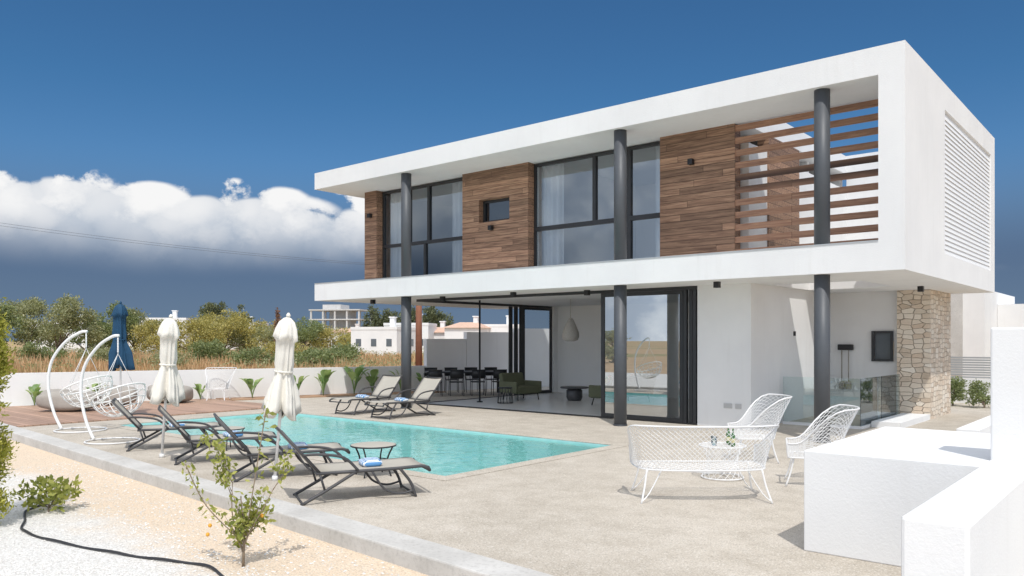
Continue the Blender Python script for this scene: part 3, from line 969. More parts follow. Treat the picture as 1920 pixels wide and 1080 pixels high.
# ------------------------------------------------------------------ parasols
def build_parasol(cm, label, h=2.1, name='closed_parasol', blen=1.25, r=1.0, group='closed parasols by the pool', seed=0):
    root = thing(name, label, 'parasol', (0, 0, 0), group)
    mb = MB(); mb.lathe([(.02, 0), (.02, h - .05)], 10); mb.lathe([(.04, 0), (.035, .06)], 12)
    mk('pole', mb, WHITEP, root)
    z0 = h - blen
    prof = [(.02, h), (.04, h - .01), (.085, h - .06), (.115, h - .15), (.125, h - .22), (.135, h - .27), (.10, h - .30), (.095, h - .45), (.10, h - blen * .48), (.085, h - blen * .56), (.10, h - blen * .62), (.145, h - blen * .76), (.165, z0 + .12), (.18, z0 + .01), (.13, z0), (.09, z0 + .03)]
    prof = [(a * r, b) for a, b in prof]
    n = 72
    mb = MB()
    P = []
    rr = random.Random(seed)
    ph = [rr.uniform(0, 6.28) for _ in range(5)]
    for k, (ra, z) in enumerate(prof):
        row = []
        t = (h - z) / blen
        for j in range(n + 1):
            a_ = 2 * math.pi * (j % n) / n
            am = .06 + .34 * min(1, t * 1.4)
            q = 1 + am * (.5 * math.sin(5 * a_ + 2.8 * t + ph[0]) + .35 * math.sin(8 * a_ - 2.0 * t + ph[1]) + .3 * math.sin(13 * a_ + 4 * t + ph[2]) + .3 * math.sin(2 * a_ + 3 * t + ph[3]))
            dz = (.05 * math.sin(3 * a_ + ph[4]) + .03 * math.sin(7 * a_)) if k >= len(prof) - 4 else (.02 * math.sin(4 * a_ + ph[4]) if 4 <= k <= 6 else 0)
            ox = .02 * math.sin(4.5 * t + ph[3]); oy = .02 * math.sin(3.5 * t + ph[1])
            row.append((ox + ra * q * math.cos(a_), oy + ra * q * math.sin(a_), z + dz))
        P.append(row)
    mb.grid(P)
    mb.lathe([(.022, h - .01), (.03, h + .03), (.01, h + .06)], 10)
    mk('canopy', mb, cm, root)
    mb = MB(); mb.tube([(.095 * r * math.cos(i * .35), .095 * r * math.sin(i * .35), h - blen * .56) for i in range(18)], .012 * r, 6, closed=True)
    mk('strap', mb, cm, root)
    return root
P0 = build_parasol(CANVAS, 'closed cream canvas parasol between two sun loungers', r=1.15)
place(P0, (-8.87, 5.78, 0), 0, 1, (R(-3.0), R(3.8)))
copy_thing(P0, (-11.9, 5.78, 0), 0, 1.02, tilt=(R(-2.2), R(3.2)))
P1 = build_parasol(NAVY, 'closed dark blue parasol standing on the deck', 2.62, blen=1.5, r=1.25, seed=3)
place(P1, (-18.9, 8.2, .03), 0)

def side_table(label, group):
    root = thing('round_side_table', label, 'table', (0, 0, 0), group)
    mb = MB(); mb.lathe([(.29, .39), (.30, .395), (.30, .41), (.28, .415)], 32)
    mk('top', mb, MESHF, root)
    mb = MB()
    mb.tube([(.295 * math.cos(i * math.pi / 16), .295 * math.sin(i * math.pi / 16), .40) for i in range(32)], .012, 6, closed=True)
    for i in range(4):
        a_ = i * math.pi / 2 + .4
        mb.tube(crom([(.28 * math.cos(a_), .28 * math.sin(a_), .39), (.20 * math.cos(a_), .20 * math.sin(a_), .2), (.26 * math.cos(a_), .26 * math.sin(a_), 0)], 4), .011, 6)
    mb.tube([(.2 * math.cos(i * math.pi / 10), .2 * math.sin(i * math.pi / 10), .2) for i in range(20)], .008, 6, closed=True)
    mk('frame', mb, DARK, root)
    return root
S0 = side_table('round side table with beige top beside the sun loungers', 'poolside tables')
place(S0, (-8.2, 6.85, 0))
copy_thing(S0, (-12.0, 6.95, 0), .5, .85)

# ------------------------------------------------------------------ swing chairs
def build_swing():
    root = thing('hanging_egg_chair', 'white hanging basket chair on a curved steel stand', 'swing chair', (0, 0, 0), 'white hanging chairs')
    mb = MB()
    mb.tube(crom([(0, -.50, .02), (0, -.68, .35), (0, -.80, .85), (0, -.72, 1.32), (0, -.42, 1.68), (0, -.10, 1.86), (0, .06, 1.88)], 6), .027, 10)
    ring = [(.44 * math.cos(i * math.pi / 16), -.08 + .44 * math.sin(i * math.pi / 16), .018) for i in range(33)]
    mb.tube(ring[:-1], .014, 8, closed=True)
    mk('stand', mb, WHITEP, root)
    M = Matrix.Translation((0, .04, .86)) @ Matrix.Rotation(R(24), 4, 'X')
    rb = .45
    def bp(th_, a_): return M @ Vector((rb * math.sin(th_) * math.cos(a_), rb * math.sin(th_) * math.sin(a_), -rb * math.cos(th_) * .9))
    mb = MB()
    mb.tube([(0, .04, 1.87), (0, .04, 1.56)], .010, 6)
    for aa in (0, math.pi, -math.pi / 2):
        mb.tube([Vector((0, .04, 1.56)), bp(1.58, aa)], .005, 5)
    for i in range(9):
        mb.blob((0, .04, 1.60 + i * .028), (.015, .015, .018), 8, 5)
    mk('chain', mb, WHITEP, root)
    mb = MB()
    for i in range(16):
        a_ = i * math.pi / 8
        mb.tube([bp(t_ * 1.55 / 10 + .05, a_) for t_ in range(11)], .008, 5)
    for th_ in (.35, .7, 1.05, 1.32):
        mb.tube([bp(th_, i * math.pi / 14) for i in range(28)], .007, 5, closed=True)
    mb.tube([bp(1.58, i * math.pi / 18) for i in range(36)], .016, 8, closed=True)
    mk('basket', mb, RATTAN, root)
    return root
E0 = build_swing()
place(E0, (-14.35, 6.15, 0), R(-68), 1.0)
copy_thing(E0, (-16.6, 6.5, 0), R(-62), 1.05)

def bean(loc, r, rz, seed, sc=1):
    mb = MB(); mb.blob((0, 0, r[2]), r, 28, 16, wob=.05, seed=seed, pw=.62)
    mb.blob((-r[0] * .45, 0, r[2] * 1.55), (r[0] * .5, r[1] * .8, r[2] * .62), 24, 12, wob=.07, seed=seed + 3, pw=.7)
    o_ = mk('bean_bag', mb, BEAN, label='slouchy grey fabric bean bag on the deck', category='bean bag', group='grey bean bags', subd=1)
    o_.location = loc; o_.rotation_euler = (0, 0, rz)
bean((-21.3, 8.0, .03), (.68, .5, .24), R(40), 1)
bean((-21.9, 10.9, .03), (.64, .45, .23), R(30), 5)
bean((-22.3, 9.6, .03), (.5, .45, .24), R(60), 8)

# ------------------------------------------------------------------ white wire furniture
def net(mb, P, r, step=1):
    nu = len(P); nv = len(P[0])
    for i in range(nu - 1):
        for j in range(nv - 1):
            a_ = Vector(P[i][j]); b_ = Vector(P[i + 1][j + 1]); c_ = Vector(P[i + 1][j]); d_ = Vector(P[i][j + 1])
            mb.tube([a_, b_], r, 3, caps=False); mb.tube([c_, d_], r, 3, caps=False)

def wire_seat(name, label, cat, W, D, hb, ha, seat=.36, nu=44, group=None, recl=.16, pk=1.0):
    root = thing(name, label, cat, (0, 0, 0), group)
    W2 = W / 2
    plan = crom([(-W2, D * .5, 0), (-W2 * 1.0, D * .1, 0), (-W2 * .9, -D * .34, 0), (-W2 * .5, -D * .5, 0), (0, -D * .52, 0), (W2 * .5, -D * .5, 0), (W2 * .9, -D * .34, 0), (W2, D * .1, 0), (W2, D * .5, 0)], 10)
    L = [0]
    for i in range(1, len(plan)): L.append(L[-1] + (plan[i] - plan[i - 1]).length)
    def at(t):
        t *= L[-1]
        for i in range(1, len(L)):
            if L[i] >= t:
                return plan[i - 1].lerp(plan[i], (t - L[i - 1]) / max(1e-6, L[i] - L[i - 1]))
        return plan[-1]
    P = []
    nv = max(5, int((hb - seat) / .055))
    for i in range(nu + 1):
        t = i / nu
        p = at(t)
        q = max(0, min(1, (-p.y / D + .42) / .8))
        q = (q * q * (3 - 2 * q)) ** pk
        ht = ha + (hb - ha) * q
        cdir = Vector((p.x / W2, p.y / (D * .5), 0))
        if cdir.length > 0: cdir.normalize()
        row = []
        for j in range(nv + 1):
            v = j / nv
            row.append(p * (.90) + cdir * (.02 + recl * (v ** 1.3) * (.25 + .75 * q) * (ht - seat) / (hb - seat)) + Vector((0, 0, seat + (ht - seat) * v)))
        P.append(row)
    mb = MB(); net(mb, P, .0034)
    mb.tube([row[-1] for row in P], .010, 8)
    mb.tube([P[0][j] for j in range(nv + 1)], .010, 8); mb.tube([P[-1][j] for j in range(nv + 1)], .010, 8)
    mk('backrest', mb, WHITEP, root)
    mb = MB()
    rows = []
    ns = int(nu / 2)
    kk = max(6, int(W / .10))
    for i in range(0, ns + 1, 2):
        a_ = P[i][0]; b_ = P[nu - i][0]
        rows.append([Vector(a_).lerp(Vector(b_), k / kk) + Vector((0, 0, -.02 * math.sin(math.pi * k / kk))) for k in range(kk + 1)])
    net(mb, rows, .0032)
    mb.tube([r_[0] for r_ in P] , .008, 8)
    mb.tube([P[0][0], P[-1][0]], .009, 8)
    mk('seat', mb, WHITEP, root)
    for sx in (-1, 1):
        for sy in (-1, 1):
            mb = MB()
            mb.tube(crom([(sx * W2 * .80, sy * D * .36, seat), (sx * W2 * .84, sy * D * .42, seat * .5), (sx * W2 * .90, sy * D * .52, 0)], 3), .011, 8)
            mb.tube(crom([(sx * W2 * .60, sy * D * .36, seat - .01), (sx * W2 * .78, sy * D * .45, seat * .3), (sx * W2 * .895, sy * D * .51, .02)], 3), .007, 6)
            mk('leg', mb, WHITEP, root)
    return root
sofa = wire_seat('wire_garden_sofa', 'white wire mesh two seat garden sofa seen from behind', 'garden sofa', 1.60, .72, .86, .56, .36, 48)
place(sofa, (-4.2, 8.3, 0), R(40))
ac = wire_seat('wire_garden_armchair', 'white wire mesh garden armchair with high back', 'garden chair', .58, .60, .97, .53, .36, 28, 'white wire garden armchairs', .24, 1.6)
place(ac, (-4.85, 11.3, 0), R(128))
copy_thing(ac, (-3.5, 9.95, 0), R(112), 1.0)
copy_thing(ac, (-21.8, 12.3, .0), R(225), 1.0, 'white wire mesh armchair by the boundary wall')
tb = thing('wire_coffee_table', 'round white wire coffee table carrying bottles', 'table', (0, 0, 0))
mb = MB()
mb.tube([(.30 * math.cos(i * math.pi / 16), .30 * math.sin(i * math.pi / 16), .428) for i in range(32)], .008, 6, closed=True)
for i in range(-4, 5):
    x_ = i * .065; L_ = math.sqrt(.30 ** 2 - x_ ** 2)
    mb.tube([(x_, -L_, .430), (x_, L_, .430)], .0025, 4); mb.tube([(-L_, x_, .4265), (L_, x_, .4265)], .0025, 4)
mk('top', mb, WHITEP, tb)
mb = MB()
PP = [[(.27 * (1 - .28 * math.sin(math.pi * j / 5)) * math.cos(i * math.pi / 9), .27 * (1 - .28 * math.sin(math.pi * j / 5)) * math.sin(i * math.pi / 9), .02 + .40 * j / 5) for j in range(6)] for i in range(19)]
net(mb, PP, .003); mb.tube([PP[i][0] for i in range(18)], .008, 6, closed=True)
mk('base', mb, WHITEP, tb)
place(tb, (-4.55, 9.65, 0))
bt = thing('wine_bottle', 'green glass bottle with pale label on the wire table', 'bottle', (0, 0, 0), 'bottles on the table')
mb = MB(); mb.lathe([(.026, 0), (.029, .01), (.029, .13), (.024, .155), (.012, .185), (.010, .23), (.012, .24)], 16); mk('glass', mb, BOTTLE, bt)
mb = MB(); mb.lathe([(.0295, .05), (.030, .055), (.030, .10), (.0295, .105)], 16); mk('paper_label', mb, LABELM, bt)
place(bt, (-4.50, 9.72, .433))
copy_thing(bt, (-4.38, 9.60, .433), 0, .95)
dg_ = thing('drinking_glass', 'small clear drinking glass on the wire table', 'glass', (0, 0, 0), 'glasses on the table')
mb = MB(); mb.lathe([(.026, 0), (.03, .01), (.035, .11)], 16); mk('tumbler', mb, CLEAR, dg_)
place(dg_, (-4.66, 9.62, .433)); copy_thing(dg_, (-4.60, 9.52, .433))

# ------------------------------------------------------------------ interior furniture
def armchair_int(loc, rz, W=.85, name='lounge_armchair', label='olive green low lounge armchair inside the open living room', cat='armchair'):
    root = thing(name, label, cat, (0, 0, 0))
    mk('seat', MB().box(-W / 2, W / 2, -.35, .40, .20, .42), OLIVE, root, bevel=.04)
    M = Matrix.Translation((0, -.38, .38)) @ Matrix.Rotation(R(14), 4, 'X')
    mk('backrest', MB().box(-W / 2, W / 2, -.09, .09, -.05, .42, mat=M), OLIVE, root, bevel=.04)
    mk('armrest', MB().box(-W / 2 - .09, -W / 2 - .002, -.42, .38, .22, .56), OLIVE, root, bevel=.03)
    mk('armrest', MB().box(W / 2 + .002, W / 2 + .09, -.42, .38, .22, .56), OLIVE, root, bevel=.03)
    for sx in (-1, 1):
        for sy in (-1, 1):
            mb = MB(); mb.tube([(sx * W / 2 * .9, sy * .32, .2), (sx * W / 2 * .95, sy * .35, 0)], .016, 8); mk('leg', mb, BLACK, root)
    place(root, loc, rz)
    return root
armchair_int((-15.1, 18.3, .014), R(-100))
armchair_int((-12.0, 19.0, .014), R(92), 2.1, 'lounge_sofa', 'olive green sofa with floral cushions inside the living room', 'sofa')
for i, (x, y) in enumerate(((-12.05, 19.6), (-12.1, 19.0), (-12.1, 18.4))):
    mb = MB(); mb.blob((0, 0, .2), (.09, .23, .21), 16, 10, pw=.6)
    c_ = mk('cushion', mb, FLORAL, label='floral print cushion on the olive sofa', category='cushion', group='floral cushions')
    c_.location = (x, y, .43); c_.rotation_euler = (0, R(12), R(i * 9))
ct = thing('round_coffee_table', 'dark round coffee table on a drum base', 'table', (0, 0, 0))
mb = MB(); mb.lathe([(.40, .36), (.42, .37), (.42, .40), (.40, .41)], 32); mk('top', mb, MARBLE, ct)
mb = MB(); mb.lathe([(.20, 0), (.24, .1), (.24, .30), (.18, .36)], 24); mk('base', mb, MARBLE, ct)
place(ct, (-13.7, 19.1, .014))
st = thing('wire_stool', 'dark round wire stool near the open doors', 'stool', (0, 0, 0))
mb = MB(); mb.lathe([(.20, .42), (.21, .43), (.20, .45)], 24); mk('seat', mb, DARK, st)
mb = MB()
for i in range(14):
    a_ = i * math.pi / 7; mb.tube([(.19 * math.cos(a_), .19 * math.sin(a_), .42), (.22 * math.cos(a_ + .3), .22 * math.sin(a_ + .3), 0)], .007, 5)
mb.tube([(.22 * math.cos(i * .314), .22 * math.sin(i * .314), .01) for i in range(20)], .009, 5, closed=True)
mk('frame', mb, DARK, st); place(st, (-14.6, 17.0, .014))
pl = thing('pendant_lamp', 'grey wicker teardrop pendant lamp hanging on a cord', 'lamp', (-13.04, 18.0, 1.77))
mb = MB(); mb.lathe([(.10, 1.77), (.2, 1.80), (.24, 1.90), (.23, 2.02), (.16, 2.2), (.09, 2.36), (.05, 2.42)], 24, (-13.04, 18.0, 0)); mk('lamp_shade', mb, WICK, pl)
mb = MB(); mb.tube([(-13.04, 18.0, 2.42), (-13.04, 18.0, Z1)], .012, 6); mk('cord', mb, WICK, pl)
up = thing('pendant_lamp', 'small pendant lamp with a warm lit bulb behind the upper window', 'lamp', (-9.6, 16.6, 4.9))
mb = MB(); mb.tube([(-9.2, 16.6, 5.12), (-9.2, 16.6, Z3)], .008, 6); mb.lathe([(.035, 5.06), (.04, 5.12), (.02, 5.16)], 12, (-9.2, 16.6, 0)); mk('cord', mb, BLACK, up)
mb = MB(); mb.blob((-9.2, 16.6, 5.0), (.055, .055, .07), 12, 8); mk('bulb', mb, BULB, up)

dt = thing('dining_table', 'long black dining table under the covered terrace', 'table', (0, 0, 0))
mk('top', MB().box(-.5, .5, -1.3, 1.3, .72, .76), DARK, dt, bevel=.005)
for sx in (-.42, .42):
    for sy in (-1.2, 1.2): mk('leg', MB().box(sx - .03, sx + .03, sy - .03, sy + .03, 0, .719), DARK, dt)
place(dt, (-18.3, 19.2, 0), R(-40))
dc = thing('dining_chair', 'black metal and woven dining chair at the long table', 'chair', (0, 0, 0), 'black dining chairs')
mk('seat', MB().box(-.22, .22, -.2, .22, .43, .46), DARK, dc, bevel=.01)
mb = MB()
P_ = [[(x_, -.22 - .06 * z_ - .05 * (1 - (x_ / .22) ** 2), .56 + z_ * .28) for z_ in (0, .5, 1)] for x_ in [-.22 + .055 * i for i in range(9)]]
mb.grid(P_); mb.tube([p_[2] for p_ in P_], .012, 6); mk('backrest', mb, DARK, dc, solid=.008)
for sx in (-1, 1):
    mb = MB(); mb.tube([(sx * .21, -.29, .84), (sx * .21, -.21, .45), (sx * .22, -.26, 0)], .012, 6); mk('leg', mb, DARK, dc)
    mb = MB(); mb.tube([(sx * .21, .2, .44), (sx * .22, .23, 0)], .012, 6); mk('leg', mb, DARK, dc)
    mb = MB(); mb.tube(crom([(sx * .215, -.25, .64), (sx * .25, 0, .65), (sx * .215, .2, .45)], 4), .011, 6); mk('armrest', mb, DARK, dc)
cA = math.cos(R(-40)); sA = math.sin(R(-40))
first = True
for i in range(4):
    for sx in (-1, 1):
        lx, ly = sx * .78, -1.05 + i * .7
        X_ = -18.3 + lx * cA - ly * sA; Y_ = 19.2 + lx * sA + ly * cA
        rz = R(-40) + (R(90) if sx > 0 else R(-90))
        if first: place(dc, (X_, Y_, 0), rz); first = False
        else: copy_thing(dc, (X_, Y_, 0), rz)

br = thing('broom_rack', 'black wall rack with two hanging brooms', 'broom rack', (-6.2, 19.95, .8))
mk('rack', MB().box(-6.38, -6.02, 19.9, 19.998, 1.56, 1.70), BLACK, br, bevel=.02)
for x_ in (-6.28, -6.12):
    mb = MB(); mb.tube([(x_, 19.92, 1.6), (x_, 19.92, .8)], .014, 6); mb.box(x_ - .06, x_ + .06, 19.9, 19.95, .62, .8); mk('broom', mb, BEAN, br)

# ------------------------------------------------------------------ plants
def broad_plant(loc, h, n, seed, label='young broad leaved plant in the soil bed', name='broad_leaf_plant', mat=LF_BROAD, group='broad leaved plants along the wall'):
    rr = random.Random(seed)
    root = thing(name, label, 'plant', loc, group)
    b0 = Vector(loc)
    mb = MB(); ms = MB()
    for i in range(n):
        a_ = rr.uniform(0, 6.28); L = h * rr.uniform(.6, 1.05); ln = rr.uniform(.15, .5)
        dirh = Vector((math.cos(a_), math.sin(a_), 0)); sd = Vector((-math.sin(a_), math.cos(a_), 0))
        pts = [b0 + dirh * (ln * L * (t ** 1.6)) + Vector((0, 0, L * (t - .28 * t ** 3))) for t in [k / 8 for k in range(9)]]
        ms.tube(pts[:5], h * .012, 5)
        P = []
        for k in range(4, 9):
            t = (k - 4) / 4
            wd = h * .11 * math.sin(math.pi * (.12 + .86 * t))
            P.append([pts[k] - sd * wd + Vector((0, 0, wd * .35)), pts[k], pts[k] + sd * wd + Vector((0, 0, wd * .35))])
        mb.grid(P)
    mk('stem', ms, mat, root); mk('leaf', mb, mat, root)
    return root
for i, (x, y, h) in enumerate(((-21.6, 13.3, .85), (-21.15, 14.6, .95), (-20.9, 15.4, 1.15), (-20.6, 16.4, 1.3), (-20.4, 17.0, 1.2), (-20.1, 18.0, 1.1), (-22.3, 12.0, .7), (-23.3, 9.4, .8), (-23.7, 8.0, .8), (-19.9, 18.8, .9))):
    broad_plant((x, y, .02), h, 11, i)

# lemon sapling
lemon_loc = Vector((-5.87, 3.53, -.06))
lt = thing('lemon_sapling', 'small citrus sapling with a few orange fruits in gravel', 'tree', lemon_loc)
mb = MB(); rr = random.Random(11)
tips = []
def branch(p, d_, L, r_, lev):
    pts = [p]; q = p; dd = d_.copy()
    for k in range(5):
        dd = (dd + Vector((rr.uniform(-.2, .2), rr.uniform(-.2, .2), rr.uniform(-.02, .16)))).normalized()
        q = q + dd * L / 5; pts.append(q)
    mb.tube(pts, [r_ * (1 - .13 * k) for k in range(6)], 6)
    for k in range(2, 6): tips.append((pts[k], lev))
    if lev < 2:
        for k in range(4 if lev == 0 else 3):
            b_ = pts[rr.randint(1, 5)]
            a_ = rr.uniform(0, 6.28)
            branch(b_, (dd * .9 + Vector((math.cos(a_), math.sin(a_), rr.uniform(0, .5))) * .6).normalized(), L * rr.uniform(.40, .55), r_ * .5, lev + 1)
branch(lemon_loc, Vector((.02, .02, 1)), .58, .014, 0)
branch(lemon_loc + Vector((0, 0, .12)), Vector((-.36, -.30, 1)), .58, .009, 0)
branch(lemon_loc + Vector((0, 0, .16)), Vector((.30, .26, 1)), .54, .009, 0)
w0 = lemon_loc + Vector((.02, .02, .3))
wh = crom([w0, w0 + Vector((.05, .05, .45)), w0 + Vector((.10, .12, 1.0))], 6); mb.tube(wh, .005, 5)
wh2 = crom([lemon_loc + Vector((0, 0, .2)), lemon_loc + Vector((-.22, -.2, .5)), lemon_loc + Vector((-.34, -.32, .85))], 6); mb.tube(wh2, .005, 5)
mk('trunk', mb, DRYBARK, lt)
C = []; Rr = []
for p, lev in tips:
    if lev > 0: C.append(p); Rr.append((.055, .055, .055))
for p in wh[3:] + wh2[4:]: C.append(p); Rr.append((.05, .05, .05)); C.append(p + Vector((0, 0, .02))); Rr.append((.05, .05, .05))
V = leaves([tuple(c) for c in C], Rr, 780, .056, .5, .0, .2)
leaf_obj('crown', V, LF_LEMON, lt)
for k, (dx, dy, dz) in enumerate(((-.20, -.18, .34), (-.2, -.2, .27), (.12, .1, .42))):
    mb = MB(); mb.blob(lemon_loc + Vector((dx, dy, dz)), (.016, .016, .017), 12, 8); mk('fruit', mb, ORANGE, lt)

make_tree('small_shrub', (-9.35, 3.3, -.06), .36, .36, 420, .075, LF_LEMON, 'small sprawling yellow green shrub in gravel', 'shrub', .08, 16, .008, up=.4)
mb = MB()
hp = [(-9.75, 3.42, 0), (-9.55, 3.15, 0), (-9.0, 2.95, 0), (-8.6, 2.8, 0), (-8.0, 2.82, 0), (-7.2, 2.98, 0), (-6.6, 3.15, 0), (-6.1, 3.32, 0), (-5.6, 3.22, 0), (-5.2, 3.0, 0), (-4.6, 2.6, 0), (-4, 1.8, 0)]
mb.tube([p + Vector((0, 0, -.046 + .006 * math.sin(i * .8))) for i, p in enumerate(crom(hp, 8))], .0125, 8)
mk('garden_hose', mb, HOSE, label='black irrigation hose lying across the gravel', category='hose')

# conifer at edge
CX, CY = -9.14, 2.54
cy = thing('cypress_tree', 'slim yellow green conifer standing in the gravel garden', 'tree', (CX, CY, -.06))
mb = MB(); mb.tube([(CX, CY, -.1), (CX, CY, 2.4)], [.04, .012], 8); mk('trunk', mb, BARK, cy)
C = []; Rr = []
for i in range(80):
    z = .12 + 2.65 * i / 80; q = .30 * min(1, (3.0 - z) / 1.2) + .02
    a_ = random.uniform(0, 6.28)
    C.append((CX + q * .5 * math.cos(a_), CY + q * .5 * math.sin(a_), z)); Rr.append((q * .55, q * .55, .12))
leaf_obj('crown', leaves(C, Rr, 26000, .045, .35, .9, .3), LF_CYP, cy)

for i, (x, y) in enumerate(((-4.75, 24.4), (-3.95, 24.1), (-3.0, 24.2), (-5.6, 24.6))):
    make_tree('round_shrub', (x, y, 0), .75, .42, 1800, .06, LF_GREEN, 'small round green shrub in front of a white wall', 'shrub', .05, 12, .02, group='shrubs by the fence', clump=1.3)

# ------------------------------------------------------------------ background vegetation
def cw(px, d):
    lat = px * d
    return (.764 * lat - .645 * d, .645 * lat + .764 * d)
trees = [
 (-.66, 85, 6.0, 4.4, LF_GREEN, .26, 7000), (-.615, 92, 6.6, 4.4, LF_OLIVE, .26, 7500), (-.575, 88, 6.8, 4.8, LF_OLIVE, .26, 9000), (-.54, 96, 5.0, 4.0, LF_GREEN, .26, 5000),
 (-.50, 100, 7.0, 3.8, LF_GREEN, .26, 7000), (-.475, 104, 6.0, 4.2, LF_OLIVE, .28, 6500), (-.44, 96, 4.2, 4.6, LF_YELLOW, .24, 6000),
 (-.405, 92, 4.4, 4.8, LF_YELLOW, .24, 6500), (-.365, 96, 5.4, 4.6, LF_YELLOW, .24, 7000), (-.335, 100, 5.4, 4.4, LF_OLIVE, .26, 6000),
 (-.30, 108, 4.4, 4.6, LF_YELLOW, .26, 5500), (-.265, 116, 5.0, 4.6, LF_GREEN, .28, 5500), (-.235, 120, 3.8, 4.8, LF_YELLOW, .28, 4500),
 (-.205, 105, 2.6, 3.8, LF_YELLOW, .24, 3500), (-.175, 110, 2.2, 3.6, LF_OLIVE, .24, 3000),
 (-.375, 150, 9.4, 4.2, LF_DARK, .42, 3500), (-.345, 155, 9.4, 3.0, LF_DARK, .42, 3000),
 (-.60, 62, 1.7, 2.2, LF_GREEN, .18, 2500), (-.52, 58, 1.4, 2.0, LF_OLIVE, .18, 2000), (-.385, 60, 1.7, 2.6, LF_GREEN, .18, 3000), (-.29, 66, 1.6, 2.8, LF_YELLOW, .18, 2500), (-.22, 60, 1.5, 2.8, LF_GREEN, .18, 3000), (-.25, 52, 1.2, 2.2, LF_GREEN, .16, 2500),
 (-.44, 50, 1.1, 1.6, LF_OLIVE, .16, 1800), (-.33, 54, 1.3, 2.0, LF_GREEN, .16, 2200),
]
for (b_, d_, h, sp, mt, lf, n) in trees:
    x, y = cw(b_, d_)
    lab = {LF_OLIVE.name: 'feathery olive green tree at the edge of the dry field', LF_GREEN.name: 'bushy green tree beyond the dry grass',
           LF_YELLOW.name: 'yellow green flowering acacia bush in the field', LF_DARK.name: 'dark green tree behind the bushes'}[mt.name]
    make_tree('tree', (x, y, -.14), h, sp, n, lf, mt, lab, 'tree', .12, 22, .14 if h > 2.5 else .05, flat=.8, up=.5, clump=.85)
for i in range(13):
    x, y = cw(-.178 + .0075 * i * (1 + .1 * random.random()), 140)
    make_tree('conifer_tree', (x, y, -.14), random.uniform(6.0, 8.6), random.uniform(1.2, 1.9), 1500, .38, LF_DARK, 'dark conifer behind the white village houses', 'tree', .05, 12, .15, group='distant conifers', up=.8, flat=2.2, clump=1.3)
x, y = cw(-.298, 100)
make_tree('slim_cypress', (x, y, -.14), 6.8, .55, 1200, .25, simple('russet_leaf', (.26, .14, .08), .9, var=.3), 'slim reddish brown dying cypress in the field', 'tree', .03, 16, .1, up=1.2, flat=4, clump=1.3)

C = []; Rr = []
for i in range(260):
    b_ = random.uniform(-.72, -.08); d_ = random.uniform(36, 125)
    x, y = cw(b_, d_)
    if x > -24 - .2 * (20 - y): continue
    r_ = random.uniform(.5, 1.8) * (d_ / 100 + .15)
    C.append((x, y, .1)); Rr.append((r_ * 1.3, r_ * 1.3, r_ * .45))
V = leaves(C, Rr, 40000, .17, .5, .3, .3); V[:, :, 2] = np.maximum(V[:, :, 2], -.12)
leaf_obj('scrub', V, LF_OLIVE, kind='stuff')

def grass(n, region, hmin, hmax, mat, name, fx=.5, thr=0.0):
    b_ = rng.uniform(region[0], region[1], n); d_ = rng.uniform(region[2] ** .7, region[3] ** .7, n) ** (1 / .7)
    lat = b_ * d_
    X = .764 * lat - .645 * d_; Y = .645 * lat + .764 * d_
    wl_ = -26.4 + (Y - 1.5) * .3416
    clump = .5 + .3 * np.sin(X * fx + 1.7 * np.sin(Y * .35)) * np.sin(Y * .43 + X * .17) + .25 * np.sin(X * .17 + 2) * np.sin(Y * .13 + 1)
    ok = X < wl_ - .4
    ok &= ~((Y > 19) & (X > -22))
    ok &= clump > thr
    X = X[ok]; Y = Y[ok]; clump = clump[ok]; m_ = len(X)
    clump = clump + .2 * rng.normal(size=m_)
    H = (hmin + (hmax - hmin) * rng.random(m_)) * clump.clip(.15, 1.3)
    a = rng.random(m_) * 6.28; lean = .5 * rng.random(m_) * H; la = rng.random(m_) * 6.28
    wd = .012 + .0009 * np.sqrt(X ** 2 + Y ** 2)
    p0 = np.stack([X - np.cos(a) * wd, Y - np.sin(a) * wd, np.full(m_, -.14)], 1)
    p1 = np.stack([X + np.cos(a) * wd, Y + np.sin(a) * wd, np.full(m_, -.14)], 1)
    p2 = np.stack([X + np.cos(la) * lean, Y + np.sin(la) * lean, -.14 + H], 1)
    leaf_obj(name, np.stack([p0, p1, p2], 1), mat, kind='stuff')
grass(95000, (-.75, .02, 23, 90), .25, 1.1, GRASSM, 'dry_grass')
grass(24000, (-.7, .0, 28, 100), .3, .9, GRASSG, 'green_grass', .31, .62)

